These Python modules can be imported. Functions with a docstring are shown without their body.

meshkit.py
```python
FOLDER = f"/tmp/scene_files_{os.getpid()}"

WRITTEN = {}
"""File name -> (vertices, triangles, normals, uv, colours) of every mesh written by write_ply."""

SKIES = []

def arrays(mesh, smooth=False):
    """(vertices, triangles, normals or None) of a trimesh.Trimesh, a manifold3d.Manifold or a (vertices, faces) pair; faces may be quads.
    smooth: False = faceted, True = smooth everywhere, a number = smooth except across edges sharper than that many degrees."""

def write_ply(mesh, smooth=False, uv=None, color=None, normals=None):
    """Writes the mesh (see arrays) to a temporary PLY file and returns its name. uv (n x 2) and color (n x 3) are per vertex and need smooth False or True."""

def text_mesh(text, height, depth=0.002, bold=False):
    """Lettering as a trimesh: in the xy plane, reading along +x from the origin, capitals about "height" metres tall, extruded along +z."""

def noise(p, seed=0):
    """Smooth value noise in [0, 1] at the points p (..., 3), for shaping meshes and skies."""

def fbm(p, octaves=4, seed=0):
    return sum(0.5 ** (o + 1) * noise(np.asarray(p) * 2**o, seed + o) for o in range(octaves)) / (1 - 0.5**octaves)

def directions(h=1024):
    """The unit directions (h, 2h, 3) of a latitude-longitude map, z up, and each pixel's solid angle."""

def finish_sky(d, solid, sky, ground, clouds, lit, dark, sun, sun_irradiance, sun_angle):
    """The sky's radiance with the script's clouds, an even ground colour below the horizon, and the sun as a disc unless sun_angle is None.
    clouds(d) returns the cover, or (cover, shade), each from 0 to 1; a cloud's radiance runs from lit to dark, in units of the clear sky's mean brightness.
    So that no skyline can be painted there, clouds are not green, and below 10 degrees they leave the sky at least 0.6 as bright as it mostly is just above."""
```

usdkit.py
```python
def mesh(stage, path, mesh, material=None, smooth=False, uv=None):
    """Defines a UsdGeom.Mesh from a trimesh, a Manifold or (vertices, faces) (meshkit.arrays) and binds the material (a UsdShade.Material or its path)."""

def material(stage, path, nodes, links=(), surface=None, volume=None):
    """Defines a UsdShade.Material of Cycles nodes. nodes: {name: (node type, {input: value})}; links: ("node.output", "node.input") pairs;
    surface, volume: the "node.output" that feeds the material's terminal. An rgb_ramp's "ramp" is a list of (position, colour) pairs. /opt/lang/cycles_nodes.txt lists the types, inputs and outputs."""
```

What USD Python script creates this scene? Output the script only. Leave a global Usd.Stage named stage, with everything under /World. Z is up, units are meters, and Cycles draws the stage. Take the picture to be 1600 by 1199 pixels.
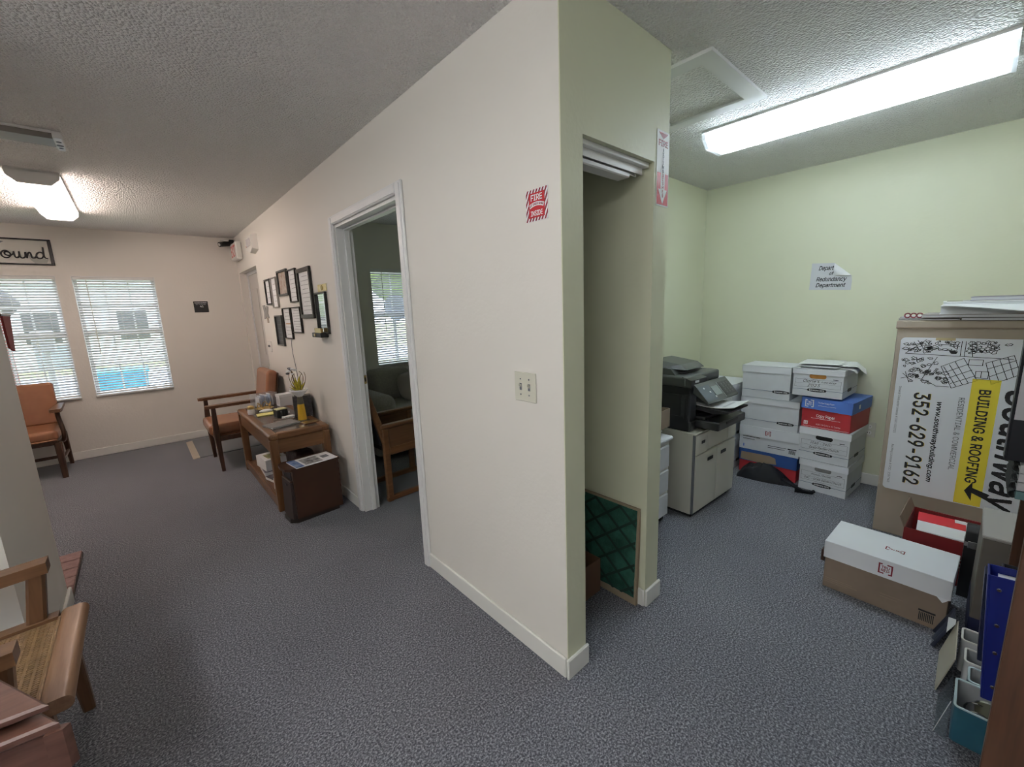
import math, random
import numpy as np
import trimesh
import usdkit, meshkit
from pxr import Usd, UsdGeom, UsdLux, Gf, Sdf
from shapely.geometry import Polygon, LineString, Point, box as sbox
from shapely.ops import unary_union
from shapely import affinity

stage = Usd.Stage.CreateInMemory()
UsdGeom.SetStageUpAxis(stage, 'Z')
UsdGeom.SetStageMetersPerUnit(stage, 1.0)
UsdGeom.Xform.Define(stage, '/World')
UsdGeom.Scope.Define(stage, '/World/Looks')
random.seed(7)
rng = np.random.default_rng(7)

# ------------------------------------------------------------------ camera, sky, sun, exposure
CAM = np.array([-1.0738, -0.9427, 1.4466]); YAW, PITCH, ROLL, FPX = 0.7258, -0.1781, -0.0373, 650.23
EXPOSURE = 0.6
SKY_COLOR, SKY_INTENSITY = (0.76, 0.87, 1.0), 1.3
SUN_INTENSITY = 2.6
TUBE_RIGHT = ((0.86, 0.95, 1.0), 66.0)      # cool fluorescent tubes in the copy room
TUBE_LEFT = ((1.0, 0.78, 0.66), 112.0)       # warm fluorescent tubes in the waiting area
TUBE_HALL = ((0.97, 0.985, 1.0), 47.0)      # the hall's fixture behind the camera

def make_camera():
    f = np.array([math.sin(YAW) * math.cos(PITCH), math.cos(YAW) * math.cos(PITCH), math.sin(PITCH)])
    r0 = np.array([math.cos(YAW), -math.sin(YAW), 0]); u0 = np.cross(r0, f)
    r = r0 * math.cos(ROLL) + u0 * math.sin(ROLL); u = -r0 * math.sin(ROLL) + u0 * math.cos(ROLL)
    cam = UsdGeom.Camera.Define(stage, '/World/camera')
    m = Gf.Matrix4d(*r, 0, *u, 0, *(-f), 0, *CAM, 1)
    cam.AddTransformOp().Set(m)
    cam.CreateHorizontalApertureAttr(36.0)
    cam.CreateVerticalApertureAttr(36.0 * 1199 / 1600)
    cam.CreateFocalLengthAttr(36.0 * FPX / 1600)
    cam.CreateClippingRangeAttr(Gf.Vec2f(0.02, 500))
    cam.CreateExposureAttr(EXPOSURE)
make_camera()
dome = UsdLux.DomeLight.Define(stage, '/World/sky')
dome.CreateColorAttr(Gf.Vec3f(*SKY_COLOR)); dome.CreateIntensityAttr(SKY_INTENSITY)
sun = UsdLux.DistantLight.Define(stage, '/World/sun')
sun.CreateIntensityAttr(SUN_INTENSITY); sun.CreateAngleAttr(0.55); sun.CreateColorAttr(Gf.Vec3f(1.0, 0.96, 0.88))
sx = UsdGeom.Xformable(sun.GetPrim()); sx.AddRotateXYZOp().Set(Gf.Vec3f(40, 0, 25))   # from behind the building (-y), high

# ------------------------------------------------------------------ helpers
_used = {}
def path_for(parent, name):
    k = (parent, name); n = _used.get(k, 0); _used[k] = n + 1
    return f"{parent}/{name}" if n == 0 else f"{parent}/{name}_{n:03d}"

def setd(prim, label=None, cat=None, group=None, kind=None):
    for k, v in (('label', label), ('category', cat), ('group', group), ('kind', kind)):
        if v: prim.SetCustomDataByKey(k, v)

GROUPS = {'file_box': 'file boxes stacked in the copy room', 'paper_carton': 'lidded paper cartons in the copy room', 'packet': 'packets in the clear acrylic bin', 'framed_certificate': 'framed certificates on the long wall',
          'leather_armchair': 'tan leather armchairs of the waiting area', 'mini_blind': 'white mini blinds in the windows', 'shelf_bracket': 'shelf brackets on the closet side wall', 'ring_binder': 'binders in the bookcase', 'desk_bin': 'open bins in the bookcase',
          'ceiling_light': 'fluorescent lights on the ceiling', 'file_folder': 'folders piled on the tan carton', 'building': 'houses across the street', 'tree': 'trees across the lawn', 'switch_plate': 'switch plates on the long wall', 'open_carton': 'open cartons'}
def thing(name, label, cat, loc=(0, 0, 0), rz=0.0, group=None, kind=None, rx=0.0, ry=0.0):
    group = group or GROUPS.get(name)
    p = path_for('/World', name)
    x = UsdGeom.Xform.Define(stage, p)
    x.AddTranslateOp().Set(Gf.Vec3d(*map(float, loc)))
    if rz or rx or ry: x.AddRotateXYZOp().Set(Gf.Vec3f(rx, ry, rz))
    setd(x.GetPrim(), label, cat, group, kind)
    return p

def part(parent, name, mesh, mat, smooth=False, label=None, kind=None):
    p = path_for(parent, name)
    if isinstance(mesh, (list, tuple)) and not isinstance(mesh[0], np.ndarray): mesh = cat_(mesh)
    m = usdkit.mesh(stage, p, mesh, mat, smooth=smooth)
    setd(m.GetPrim(), label, None, None, kind)
    return p

def single(name, mesh, mat, label, cat, group=None, kind=None, smooth=False):
    p = path_for('/World', name)
    if isinstance(mesh, (list, tuple)) and not isinstance(mesh[0], np.ndarray): mesh = cat_(mesh)
    m = usdkit.mesh(stage, p, mesh, mat, smooth=smooth)
    setd(m.GetPrim(), label, cat, group, kind)
    return p

def cat_(ms): return trimesh.util.concatenate(list(ms))
def mv(m, d): m = m.copy(); m.apply_translation(d); return m
def rot(m, ang, axis, pt=(0, 0, 0)):
    m = m.copy(); m.apply_transform(trimesh.transformations.rotation_matrix(math.radians(ang), axis, pt)); return m

def bx(x0, x1, y0, y1, z0, z1, b=0.0):
    e = np.array([x1 - x0, y1 - y0, z1 - z0]); c = np.array([(x0 + x1) / 2, (y0 + y1) / 2, (z0 + z1) / 2])
    if b <= 0:
        m = trimesh.creation.box(e)
    else:
        b = min(b, e.min() * 0.45); h = e / 2; pts = []
        for s in np.ndindex(2, 2, 2):
            s = np.array(s) * 2 - 1
            for k in range(3):
                q = h - b; q = q.copy(); q[k] = h[k]; pts.append(s * q)
        m = trimesh.convex.convex_hull(np.array(pts))
    m.apply_translation(c); return m

def rbx(x0, x1, y0, y1, z0, z1, r, n=5):
    """Rounded box: hull of 8 small spheres."""
    s = trimesh.creation.icosphere(2, r).vertices; pts = []
    for a in (x0 + r, x1 - r):
        for b in (y0 + r, y1 - r):
            for c in (z0 + r, z1 - r): pts.append(s + [a, b, c])
    return trimesh.convex.convex_hull(np.vstack(pts))

def hull(pts): return trimesh.convex.convex_hull(np.array(pts, float))

def cyl(p0, p1, r0, r1=None, n=16):
    r1 = r0 if r1 is None else r1
    p0, p1 = np.array(p0, float), np.array(p1, float); d = p1 - p0; L = np.linalg.norm(d); d /= L
    a = np.cross(d, [0, 0, 1.0]); 
    if np.linalg.norm(a) < 1e-6: a = np.array([1.0, 0, 0])
    a /= np.linalg.norm(a); b = np.cross(d, a)
    t = np.linspace(0, 2 * np.pi, n, endpoint=False)
    ring = np.cos(t)[:, None] * a + np.sin(t)[:, None] * b
    v = np.vstack([p0 + ring * r0, p1 + ring * r1, p0, p1]); f = []
    for i in range(n):
        j = (i + 1) % n
        f += [[i, j, n + j], [i, n + j, n + i], [2 * n, j, i], [2 * n + 1, n + i, n + j]]
    return trimesh.Trimesh(v, f, process=False)

def bar(p0, p1, w, h, up=(0, 0, 1), w1=None, h1=None):
    """Square-section bar from p0 to p1, w across, h along up; may taper."""
    p0, p1, up = np.array(p0, float), np.array(p1, float), np.array(up, float)
    d = p1 - p0; d /= np.linalg.norm(d); s = np.cross(d, up); s /= np.linalg.norm(s); u = np.cross(s, d)
    w1 = w if w1 is None else w1; h1 = h if h1 is None else h1; pts = []
    for p, a, b in ((p0, w, h), (p1, w1, h1)):
        c = min(a, b) * 0.18
        for i, j in ((1, 1), (1, -1), (-1, -1), (-1, 1)):
            pts += [p + s * i * (a / 2 - c) + u * j * b / 2, p + s * i * a / 2 + u * j * (b / 2 - c)]
    return hull(pts)

def tube(pts, r, n=8):
    pts = np.array(pts, float); r = np.broadcast_to(r, len(pts)); t = np.gradient(pts, axis=0)
    t /= np.maximum(np.linalg.norm(t, axis=1, keepdims=True), 1e-9)
    a = np.cross(t[0], [0.31, 0.2, 0.93]); a /= np.linalg.norm(a); V = []; ang = np.linspace(0, 2 * np.pi, n, endpoint=False)
    for i in range(len(pts)):
        a = a - t[i] * (a @ t[i]); a /= np.linalg.norm(a); b = np.cross(t[i], a)
        V.append(pts[i] + r[i] * (np.cos(ang)[:, None] * a + np.sin(ang)[:, None] * b))
    V = np.vstack(V + [pts[:1], pts[-1:]]); F = []; m = len(pts)
    for i in range(m - 1):
        for k in range(n):
            l = (k + 1) % n
            F += [[i * n + k, i * n + l, (i + 1) * n + l], [i * n + k, (i + 1) * n + l, (i + 1) * n + k]]
    for k in range(n):
        l = (k + 1) % n
        F += [[m * n, l, k], [m * n + 1, (m - 1) * n + k, (m - 1) * n + l]]
    return trimesh.Trimesh(V, F, process=False)

def spline(pts, n=24):
    from scipy.interpolate import CubicSpline
    pts = np.array(pts, float); s = np.r_[0, np.cumsum(np.linalg.norm(np.diff(pts, axis=0), axis=1))]
    return CubicSpline(s, pts)(np.linspace(0, s[-1], n))

def lathe(profile, n=28):
    """profile: (r, z) from bottom to top."""
    p = np.array(profile, float); t = np.linspace(0, 2 * np.pi, n, endpoint=False); V, F = [], []
    for r, z in p: V.append(np.stack([r * np.cos(t), r * np.sin(t), np.full(n, z)], 1))
    V = np.vstack(V)
    for i in range(len(p) - 1):
        for k in range(n):
            l = (k + 1) % n
            F += [[i * n + k, i * n + l, (i + 1) * n + l], [i * n + k, (i + 1) * n + l, (i + 1) * n + k]]
    return trimesh.Trimesh(V, F, process=False)

def ext(poly, h):
    gs = [g for g in getattr(poly, 'geoms', [poly]) if g.area > 1e-10]
    return cat_([trimesh.creation.extrude_polygon(g, h, engine='earcut') for g in gs])

def frame_to(m, origin, right, up):
    """Mesh in the xy plane (+z out) placed at origin with x along right and y along up."""
    r, u = np.array(right, float), np.array(up, float); r /= np.linalg.norm(r); u /= np.linalg.norm(u)
    T = np.eye(4); T[:3, 0] = r; T[:3, 1] = u; T[:3, 2] = np.cross(r, u); T[:3, 3] = origin
    m = m.copy(); m.apply_transform(T); return m

_tc = {}
def text(s, h, origin, right, up, width=None, bold=False, italic=0.0, center=False, depth=0.0006):
    k = (s, bold)
    if k not in _tc: _tc[k] = meshkit.text_mesh(s, 1.0, 1.0, bold)
    m = _tc[k].copy(); b = m.bounds
    sx_ = h if width is None else width / (b[1, 0] - b[0, 0])
    m.apply_translation([-b[0, 0], 0, 0])
    if center: m.apply_translation([-(b[1, 0] - b[0, 0]) / 2, 0, 0])
    T = np.diag([sx_, h, depth, 1.0]); T[0, 1] = italic * h
    m.apply_transform(T)
    return frame_to(m, origin, right, up)

def flat(poly, origin, right, up, depth=0.0006): return frame_to(ext(poly, depth), origin, right, up)

def wall_mesh(axis, t0, t1, a0, a1, b0, b1, holes=()):
    """Wall slab: axis 'x' = plane x const (a=y,b=z); 'y' = plane y const (a=x,b=z)."""
    p = sbox(a0, b0, a1, b1)
    for h in holes: p = p.difference(sbox(*h))
    m = ext(p, t1 - t0); T = np.eye(4)
    if axis == 'x': T[:3, :3] = [[0, 0, 1], [1, 0, 0], [0, 1, 0]]; T[:3, 3] = [t0, 0, 0]
    else: T[:3, :3] = [[1, 0, 0], [0, 0, -1], [0, 1, 0]]; T[:3, 3] = [0, t1, 0]
    m.apply_transform(T); return m

# ------------------------------------------------------------------ materials
def M(name, color, rough=0.55, var=None, bump=None, metallic=0.0, stretch=(1, 1, 1), spec=0.5, sheen=0.0, coord='geometry.position', **kw):
    """var=(scale, colour2[, lo, hi]); bump=(scale, strength, distance)."""
    n = {'p': ('principled_bsdf', {'base_color': color, 'roughness': rough, 'metallic': metallic, 'specular_ior_level': spec, **kw})}
    L = []
    if sheen: n['p'][1]['sheen_weight'] = sheen
    if var or bump:
        node, out = coord.split('.')
        n['geo'] = (node, {}); n['map'] = ('mapping', {'scale': stretch}); L.append(('geo.' + out, 'map.vector'))
    if var:
        lo, hi = (var[2], var[3]) if len(var) > 2 else (0.35, 0.65)
        n['nz'] = ('noise_texture', {'scale': float(var[0]), 'detail': 4.0, 'roughness': 0.6}); L.append(('map.vector', 'nz.vector'))
        n['rp'] = ('rgb_ramp', {'ramp': [(lo, color), (hi, var[1])]}); L += [('nz.fac', 'rp.fac'), ('rp.color', 'p.base_color')]
    if bump:
        n['bn'] = ('noise_texture', {'scale': float(bump[0]), 'detail': 3.0}); L.append(('map.vector', 'bn.vector'))
        n['bp'] = ('bump', {'strength': float(bump[1]), 'distance': float(bump[2])}); L += [('bn.fac', 'bp.height'), ('bp.normal', 'p.normal')]
    return usdkit.material(stage, '/World/Looks/' + name, n, L, surface='p.BSDF')

def wood(name, c1, c2, rough=0.35, axis=0, scale=9.0, coord='texture_coordinate.object'):
    st = [16.0, 16.0, 16.0]; st[axis] = 1.2
    return M(name, c1, rough, var=(scale / 3, c2, 0.3, 0.7), bump=(scale * 2, 0.08, 0.002), stretch=tuple(st), coord=coord)

def emit(name, color, strength):
    return usdkit.material(stage, '/World/Looks/' + name, {'e': ('emission', {'color': color, 'strength': float(strength)})}, [], surface='e.emission')

def see_through(name, tint, gloss=0.05, clear=0.85, body=(0.8, 0.85, 0.9)):
    return usdkit.material(stage, '/World/Looks/' + name, {
        't': ('transparent_bsdf', {'color': tint}), 'd': ('translucent_bsdf', {'color': body}), 'g': ('glossy_bsdf', {'color': (1, 1, 1), 'roughness': gloss}),
        'm1': ('mix_closure', {'fac': 1 - clear}), 'm2': ('mix_closure', {'fac': 0.05})},
        [('t.BSDF', 'm1.closure1'), ('d.BSDF', 'm1.closure2'), ('m1.closure', 'm2.closure1'), ('g.BSDF', 'm2.closure2')], surface='m2.closure')

wall_cream = M('wall_cream', (0.80, 0.77, 0.715), 0.55, bump=(55, 0.25, 0.004))
wall_green = M('wall_green', (0.70, 0.71, 0.53), 0.5, bump=(55, 0.25, 0.004))
trim_white = M('trim_white', (0.80, 0.80, 0.80), 0.35)
base_cream = M('base_cream', (0.82, 0.815, 0.77), 0.4)
def popcorn():
    n = {'geo': ('geometry', {}), 'nz': ('noise_texture', {'scale': 70.0, 'detail': 3.0, 'roughness': 0.55}), 'v': ('voronoi_texture', {'scale': 85.0}),
         'add': ('math', {'math_type': 'subtract'}), 'bp': ('bump', {'strength': 0.9, 'distance': 0.012}),
         'p': ('principled_bsdf', {'base_color': (0.87, 0.86, 0.84), 'roughness': 0.8})}
    return usdkit.material(stage, '/World/Looks/ceiling_popcorn', n, [('geo.position', 'nz.vector'), ('geo.position', 'v.vector'), ('nz.fac', 'add.value1'), ('v.distance', 'add.value2'), ('add.value', 'bp.height'), ('bp.normal', 'p.normal')], surface='p.BSDF')
ceiling_m = popcorn()
def carpet():
    n = {'geo': ('geometry', {}), 'a': ('noise_texture', {'scale': 140.0, 'detail': 3.0, 'roughness': 0.8}), 'ra': ('rgb_ramp', {'ramp': [(0.35, (0.036, 0.039, 0.051)), (0.5, (0.145, 0.149, 0.172)), (0.65, (0.44, 0.448, 0.485))]}),
         'b': ('noise_texture', {'scale': 1.6, 'detail': 4.0}), 'rb': ('rgb_ramp', {'ramp': [(0.35, (0.86, 0.86, 0.87)), (0.65, (1.0, 1.0, 1.0))]}),
         'mx': ('mix_color', {'blend_type': 'multiply', 'fac': 1.0}), 'bp': ('bump', {'strength': 0.5, 'distance': 0.006}), 'p': ('principled_bsdf', {'roughness': 0.95, 'specular_ior_level': 0.1, 'sheen_weight': 0.15})}
    return usdkit.material(stage, '/World/Looks/carpet', n, [('geo.position', 'a.vector'), ('geo.position', 'b.vector'), ('a.fac', 'ra.fac'), ('b.fac', 'rb.fac'), ('ra.color', 'mx.a'), ('rb.color', 'mx.b'), ('mx.result', 'p.base_color'), ('a.fac', 'bp.height'), ('bp.normal', 'p.normal')], surface='p.BSDF')
carpet_m = carpet()
glass_m = see_through('window_glass', (0.97, 0.98, 0.98), 0.0, 1.0)
lens_m = see_through('fixture_lens', (0.95, 0.97, 1.0), 0.15, 0.62, (0.9, 0.93, 0.96))
lens_dim = M('lens_unlit', (0.27, 0.255, 0.235), 0.45)
white_metal = M('white_metal', (0.82, 0.82, 0.80), 0.35)
white_plastic = M('white_plastic', (0.80, 0.79, 0.75), 0.35)
ivory = M('ivory_plastic', (0.66, 0.65, 0.55), 0.35)
slat_m = usdkit.material(stage, '/World/Looks/blind_slat', {'d': ('principled_bsdf', {'base_color': (0.76, 0.75, 0.76), 'roughness': 0.45}), 't': ('translucent_bsdf', {'color': (0.75, 0.72, 0.78)}), 'm': ('mix_closure', {'fac': 0.10})}, [('d.BSDF', 'm.closure1'), ('t.BSDF', 'm.closure2')], surface='m.closure')
black_pl = M('black_plastic', (0.018, 0.019, 0.021), 0.42)
dark_pl = M('dark_grey_plastic', (0.026, 0.027, 0.030), 0.42)
dark_pl2 = M('olive_grey_plastic', (0.062, 0.068, 0.066), 0.4)
chrome = M('chrome', (0.8, 0.8, 0.8), 0.18, metallic=1.0)
brass = M('brass', (0.62, 0.46, 0.20), 0.3, metallic=1.0)
paper = M('paper_white', (0.83, 0.84, 0.85), 0.6)
paper_grey = M('paper_grey', (0.60, 0.61, 0.63), 0.6)
card_white = M('card_white', (0.72, 0.74, 0.77), 0.6, var=(6, (0.66, 0.68, 0.71)))
card_lid = M('card_lid_white', (0.80, 0.82, 0.86), 0.55)
kraft = M('kraft_card', (0.265, 0.20, 0.15), 0.7, var=(5, (0.225, 0.17, 0.125)))
kraft_in = M('kraft_inside', (0.52, 0.41, 0.28), 0.75)
tan_metal = M('tan_card', (0.40, 0.335, 0.27), 0.6, var=(3, (0.36, 0.30, 0.24)))
ink = M('ink_black', (0.012, 0.012, 0.014), 0.5)
ink_soft = M('ink_grey', (0.16, 0.17, 0.19), 0.6)
ink_blue = M('stripe_blue_grey', (0.22, 0.27, 0.34), 0.6)
red_m = M('red_card', (0.40, 0.022, 0.028), 0.5)
red_dark = M('dark_red_card', (0.20, 0.012, 0.014), 0.5)
red_print = M('red_print', (0.52, 0.02, 0.03), 0.5)
maroon_print = M('maroon_print', (0.26, 0.03, 0.05), 0.5)
blue_lid = M('blue_card', (0.085, 0.19, 0.58), 0.5)
blue_dark = M('dark_blue_card', (0.02, 0.07, 0.26), 0.5)
white_print = M('white_print', (0.86, 0.86, 0.86), 0.5)
yellow_print = M('yellow_print', (0.72, 0.58, 0.04), 0.5)
orange_file = M('orange_file', (0.62, 0.29, 0.06), 0.6)
leather = M('tan_leather', (0.31, 0.138, 0.07), 0.3, var=(4, (0.24, 0.10, 0.048)), bump=(120, 0.12, 0.002))
walnut = wood('walnut_dark', (0.05, 0.022, 0.012), (0.088, 0.039, 0.02), 0.35, 2)
walnut_x = wood('walnut_dark_arm', (0.12, 0.052, 0.025), (0.19, 0.085, 0.04), 0.3, 1)
oak = wood('oak_brown', (0.20, 0.093, 0.036), (0.125, 0.053, 0.02), 0.3, 1)
oak_z = wood('oak_brown_leg', (0.20, 0.091, 0.034), (0.122, 0.051, 0.018), 0.32, 2)
oak_x = wood('oak_brown_cross', (0.20, 0.093, 0.035), (0.125, 0.052, 0.019), 0.32, 0)
redwood = wood('red_brown_wood', (0.10, 0.042, 0.03), (0.17, 0.078, 0.056), 0.35, 0)
dark_brown = M('dark_brown_laminate', (0.062, 0.026, 0.014), 0.35, var=(2.5, (0.045, 0.018, 0.010)))
shelf_wood = wood('bookcase_wood', (0.10, 0.044, 0.022), (0.055, 0.023, 0.012), 0.45, 2)
off_chair_wood = wood('office_chair_wood', (0.19, 0.085, 0.035), (0.12, 0.05, 0.02), 0.4, 0)

# ------------------------------------------------------------------ setting
H = 2.44; LY = 5.45; RX = 2.99; PY = 0.852
S = dict(kind='structure')
single('floor', bx(-3.3, 3.1, -3.1, 5.6, -0.06, 0.0), carpet_m, 'blue-grey speckled carpet covering the whole floor', 'floor', **S)
cp = Polygon([(-3.3, -3.1), (3.1, -3.1), (3.1, 3.9), (0.15, 3.9), (0.15, 5.6), (-3.3, 5.6)])
single('ceiling', mv(ext(cp, 0.12), (0, 0, H)), ceiling_m, 'off-white popcorn textured ceiling over both rooms', 'ceiling', **S)
DY0, DY1, DZ = 1.075, 1.975, 2.03                # office door opening
EY0, EY1 = 4.395, 5.35                            # entry door opening
single('wall_center', wall_mesh('x', 0.0, 0.11, 0.0, LY, 0, H, [(DY0, -1, DY1, DZ), (EY0, -1, EY1, 2.01)]), wall_cream, 'long cream partition wall between the waiting area and the office', 'wall', **S)
WZ0, WZ1 = 0.66, 1.95
single('wall_far', wall_mesh('y', LY, LY + 0.15, -3.3, 0.15, 0, H, [(-2.28, WZ0, -1.61, WZ1), (-1.50, WZ0, -0.83, WZ1)]), wall_cream, 'far cream wall with the two blind covered windows', 'wall', **S)
single('wall_closet', [wall_mesh('y', 0.0, 0.11, 0.11, 0.57, 2.005, H), bx(0.0004, 0.11, -0.004, 0.0, 0, H)], wall_green, 'greenish cream end wall above and beside the closet opening', 'wall', **S)
single('wall_closet_side', bx(0.57, 0.682, 0.0, PY, 0, H), wall_green, 'greenish cream side wall of the closet ending beside the copy room', 'wall', **S)
single('wall_copy_room', bx(0.11, RX, PY, PY + 0.11, 0, H), wall_green, 'pale green wall behind the printer', 'wall', **S)
single('wall_right', bx(RX, RX + 0.11, -1.6, 3.9, 0, H), wall_green, 'pale green back wall of the copy room behind the file boxes', 'wall', **S)
single('wall_bookcase', bx(0.45, RX, -1.6, -1.5, 0, H), wall_green, 'pale green wall behind the bookcase and binders', 'wall', **S)
single('wall_hall', bx(0.45, 0.56, -3.1, -1.6, 0, H), wall_cream, 'cream hall wall behind the camera to the right', 'wall', **S)
single('wall_back', bx(-3.3, 0.56, -3.2, -3.1, 0, H), wall_cream, 'cream wall behind the camera', 'wall', **S)
single('wall_left', bx(-3.4, -3.3, -3.2, 5.6, 0, H), wall_cream, 'cream wall on the far left of the waiting area', 'wall', **S)
single('wall_pillar', bx(-2.6, -1.537, 1.30, 2.10, 0, H), wall_cream, 'grey-cream wall block at the left edge behind the cane armchair', 'wall', **S)
single('wall_office', wall_mesh('y', 3.68, 3.83, 0.11, RX, 0, H, [(0.964, 0.84, 1.80, 1.945), (2.0, 0.84, 2.84, 1.945)]), wall_cream, 'dim office wall with a blind covered window above the sofa', 'wall', **S)

def baseboard(name, x0, x1, y0, y1, mat, label):
    single(name, bx(x0, x1, y0, y1, 0.0, 0.088, 0.004), mat, label, 'baseboard', **S)
T = 0.013
baseboard('baseboard_center', -T, 0, 0.0, 1.02, base_cream, 'white baseboard along the near part of the long wall')
baseboard('baseboard_center_far', -T, 0, 2.03, EY0, base_cream, 'white baseboard along the long wall behind the console table')
baseboard('baseboard_far', -3.3, 0.0, LY - T, LY, base_cream, 'white baseboard under the two front windows')
baseboard('baseboard_closet_left', -T, 0.118, -0.004 - T, -0.004, base_cream, 'short white baseboard capping the near wall corner')
baseboard('baseboard_closet_right', 0.565, 0.695, -T, 0, base_cream, 'short white baseboard on the closet wall end')
baseboard('baseboard_closet_inner', 0.57 - T, 0.57, 0.0, 0.85, base_cream, 'white baseboard inside the closet on the right')
baseboard('baseboard_right', RX - T, RX, -1.5, PY, base_cream, 'white baseboard along the pale green back wall')
baseboard('baseboard_copy_room', 0.68, RX - T, PY - T, PY, base_cream, 'white baseboard behind the printer cabinet')
baseboard('baseboard_pillar', -1.537, -1.537 + T, 1.30, 2.12, base_cream, 'white baseboard at the foot of the left wall block')
baseboard('baseboard_office', 0.11, RX, 3.68 - T, 3.68, base_cream, 'white baseboard of the office behind the sofa')

# ledge of bricks at the foot of the pillar
brick_m = M('pink_brick', (0.33, 0.20, 0.185), 0.8, var=(30, (0.26, 0.15, 0.14)), bump=(90, 0.3, 0.003))
t = thing('brick_ledge', 'low pinkish brick ledge on the carpet beyond the left wall block', 'ledge', (0, 0, 0))
part(t, 'base', bx(-1.66, -1.530, 2.125, 2.73, 0.0, 0.022), dark_brown)
for i in range(5):
    part(t, 'brick', bx(-1.66, -1.532, 2.13 + i * 0.12, 2.13 + i * 0.12 + 0.113, 0.02, 0.034, 0.003), brick_m)

# ------------------------------------------------------------------ windows and blinds
def window(name, label, x0, x1, z0, z1, y):
    t = thing(name, label, 'window', (0, 0, 0), kind='structure')
    ya, yb = y + 0.075, y + 0.13; zm = z0 + (z1 - z0) * 0.53; w = 0.035
    part(t, 'window_frame', [bx(x0, x0 + w, ya, yb, z0, z1), bx(x1 - w, x1, ya, yb, z0, z1), bx(x0, x1, ya, yb, z1 - w, z1), bx(x0, x1, ya, yb, z0, z0 + w)], trim_white)
    part(t, 'meeting_rail', bx(x0 + w, x1 - w, ya + 0.005, yb, zm - 0.025, zm + 0.025, 0.003), trim_white)
    gx = np.linspace(x0 + w, x1 - w, 4)
    for (a, b, yy) in ((z0 + w, zm - 0.025, ya + 0.02), (zm + 0.025, z1 - w, ya + 0.035)):
        for g in gx[1:3]: part(t, 'muntin', bx(g - 0.008, g + 0.008, yy - 0.006, yy + 0.010, a, b, 0.002), trim_white)
        c = (a + b) / 2
        part(t, 'muntin', bx(x0 + w, x1 - w, yy - 0.005, yy + 0.009, c - 0.008, c + 0.008, 0.002), trim_white)
        for k in range(3):
            for (p, q) in ((a, c - 0.008), (c + 0.008, b)): part(t, 'pane', bx(gx[k] + 0.008, gx[k + 1] - 0.008, yy + 0.001, yy + 0.004, p, q), glass_m)
    part(t, 'window_sill', bx(x0 - 0.0, x1 + 0.0, y - 0.025, ya, z0 - 0.0, z0 + 0.018, 0.004), trim_white)
    part(t, 'reveal', [bx(x0, x0 + 0.006, y, ya, z0 + 0.018, z1), bx(x1 - 0.006, x1, y, ya, z0 + 0.018, z1), bx(x0, x1, y, ya, z1 - 0.006, z1)], trim_white)

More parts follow.
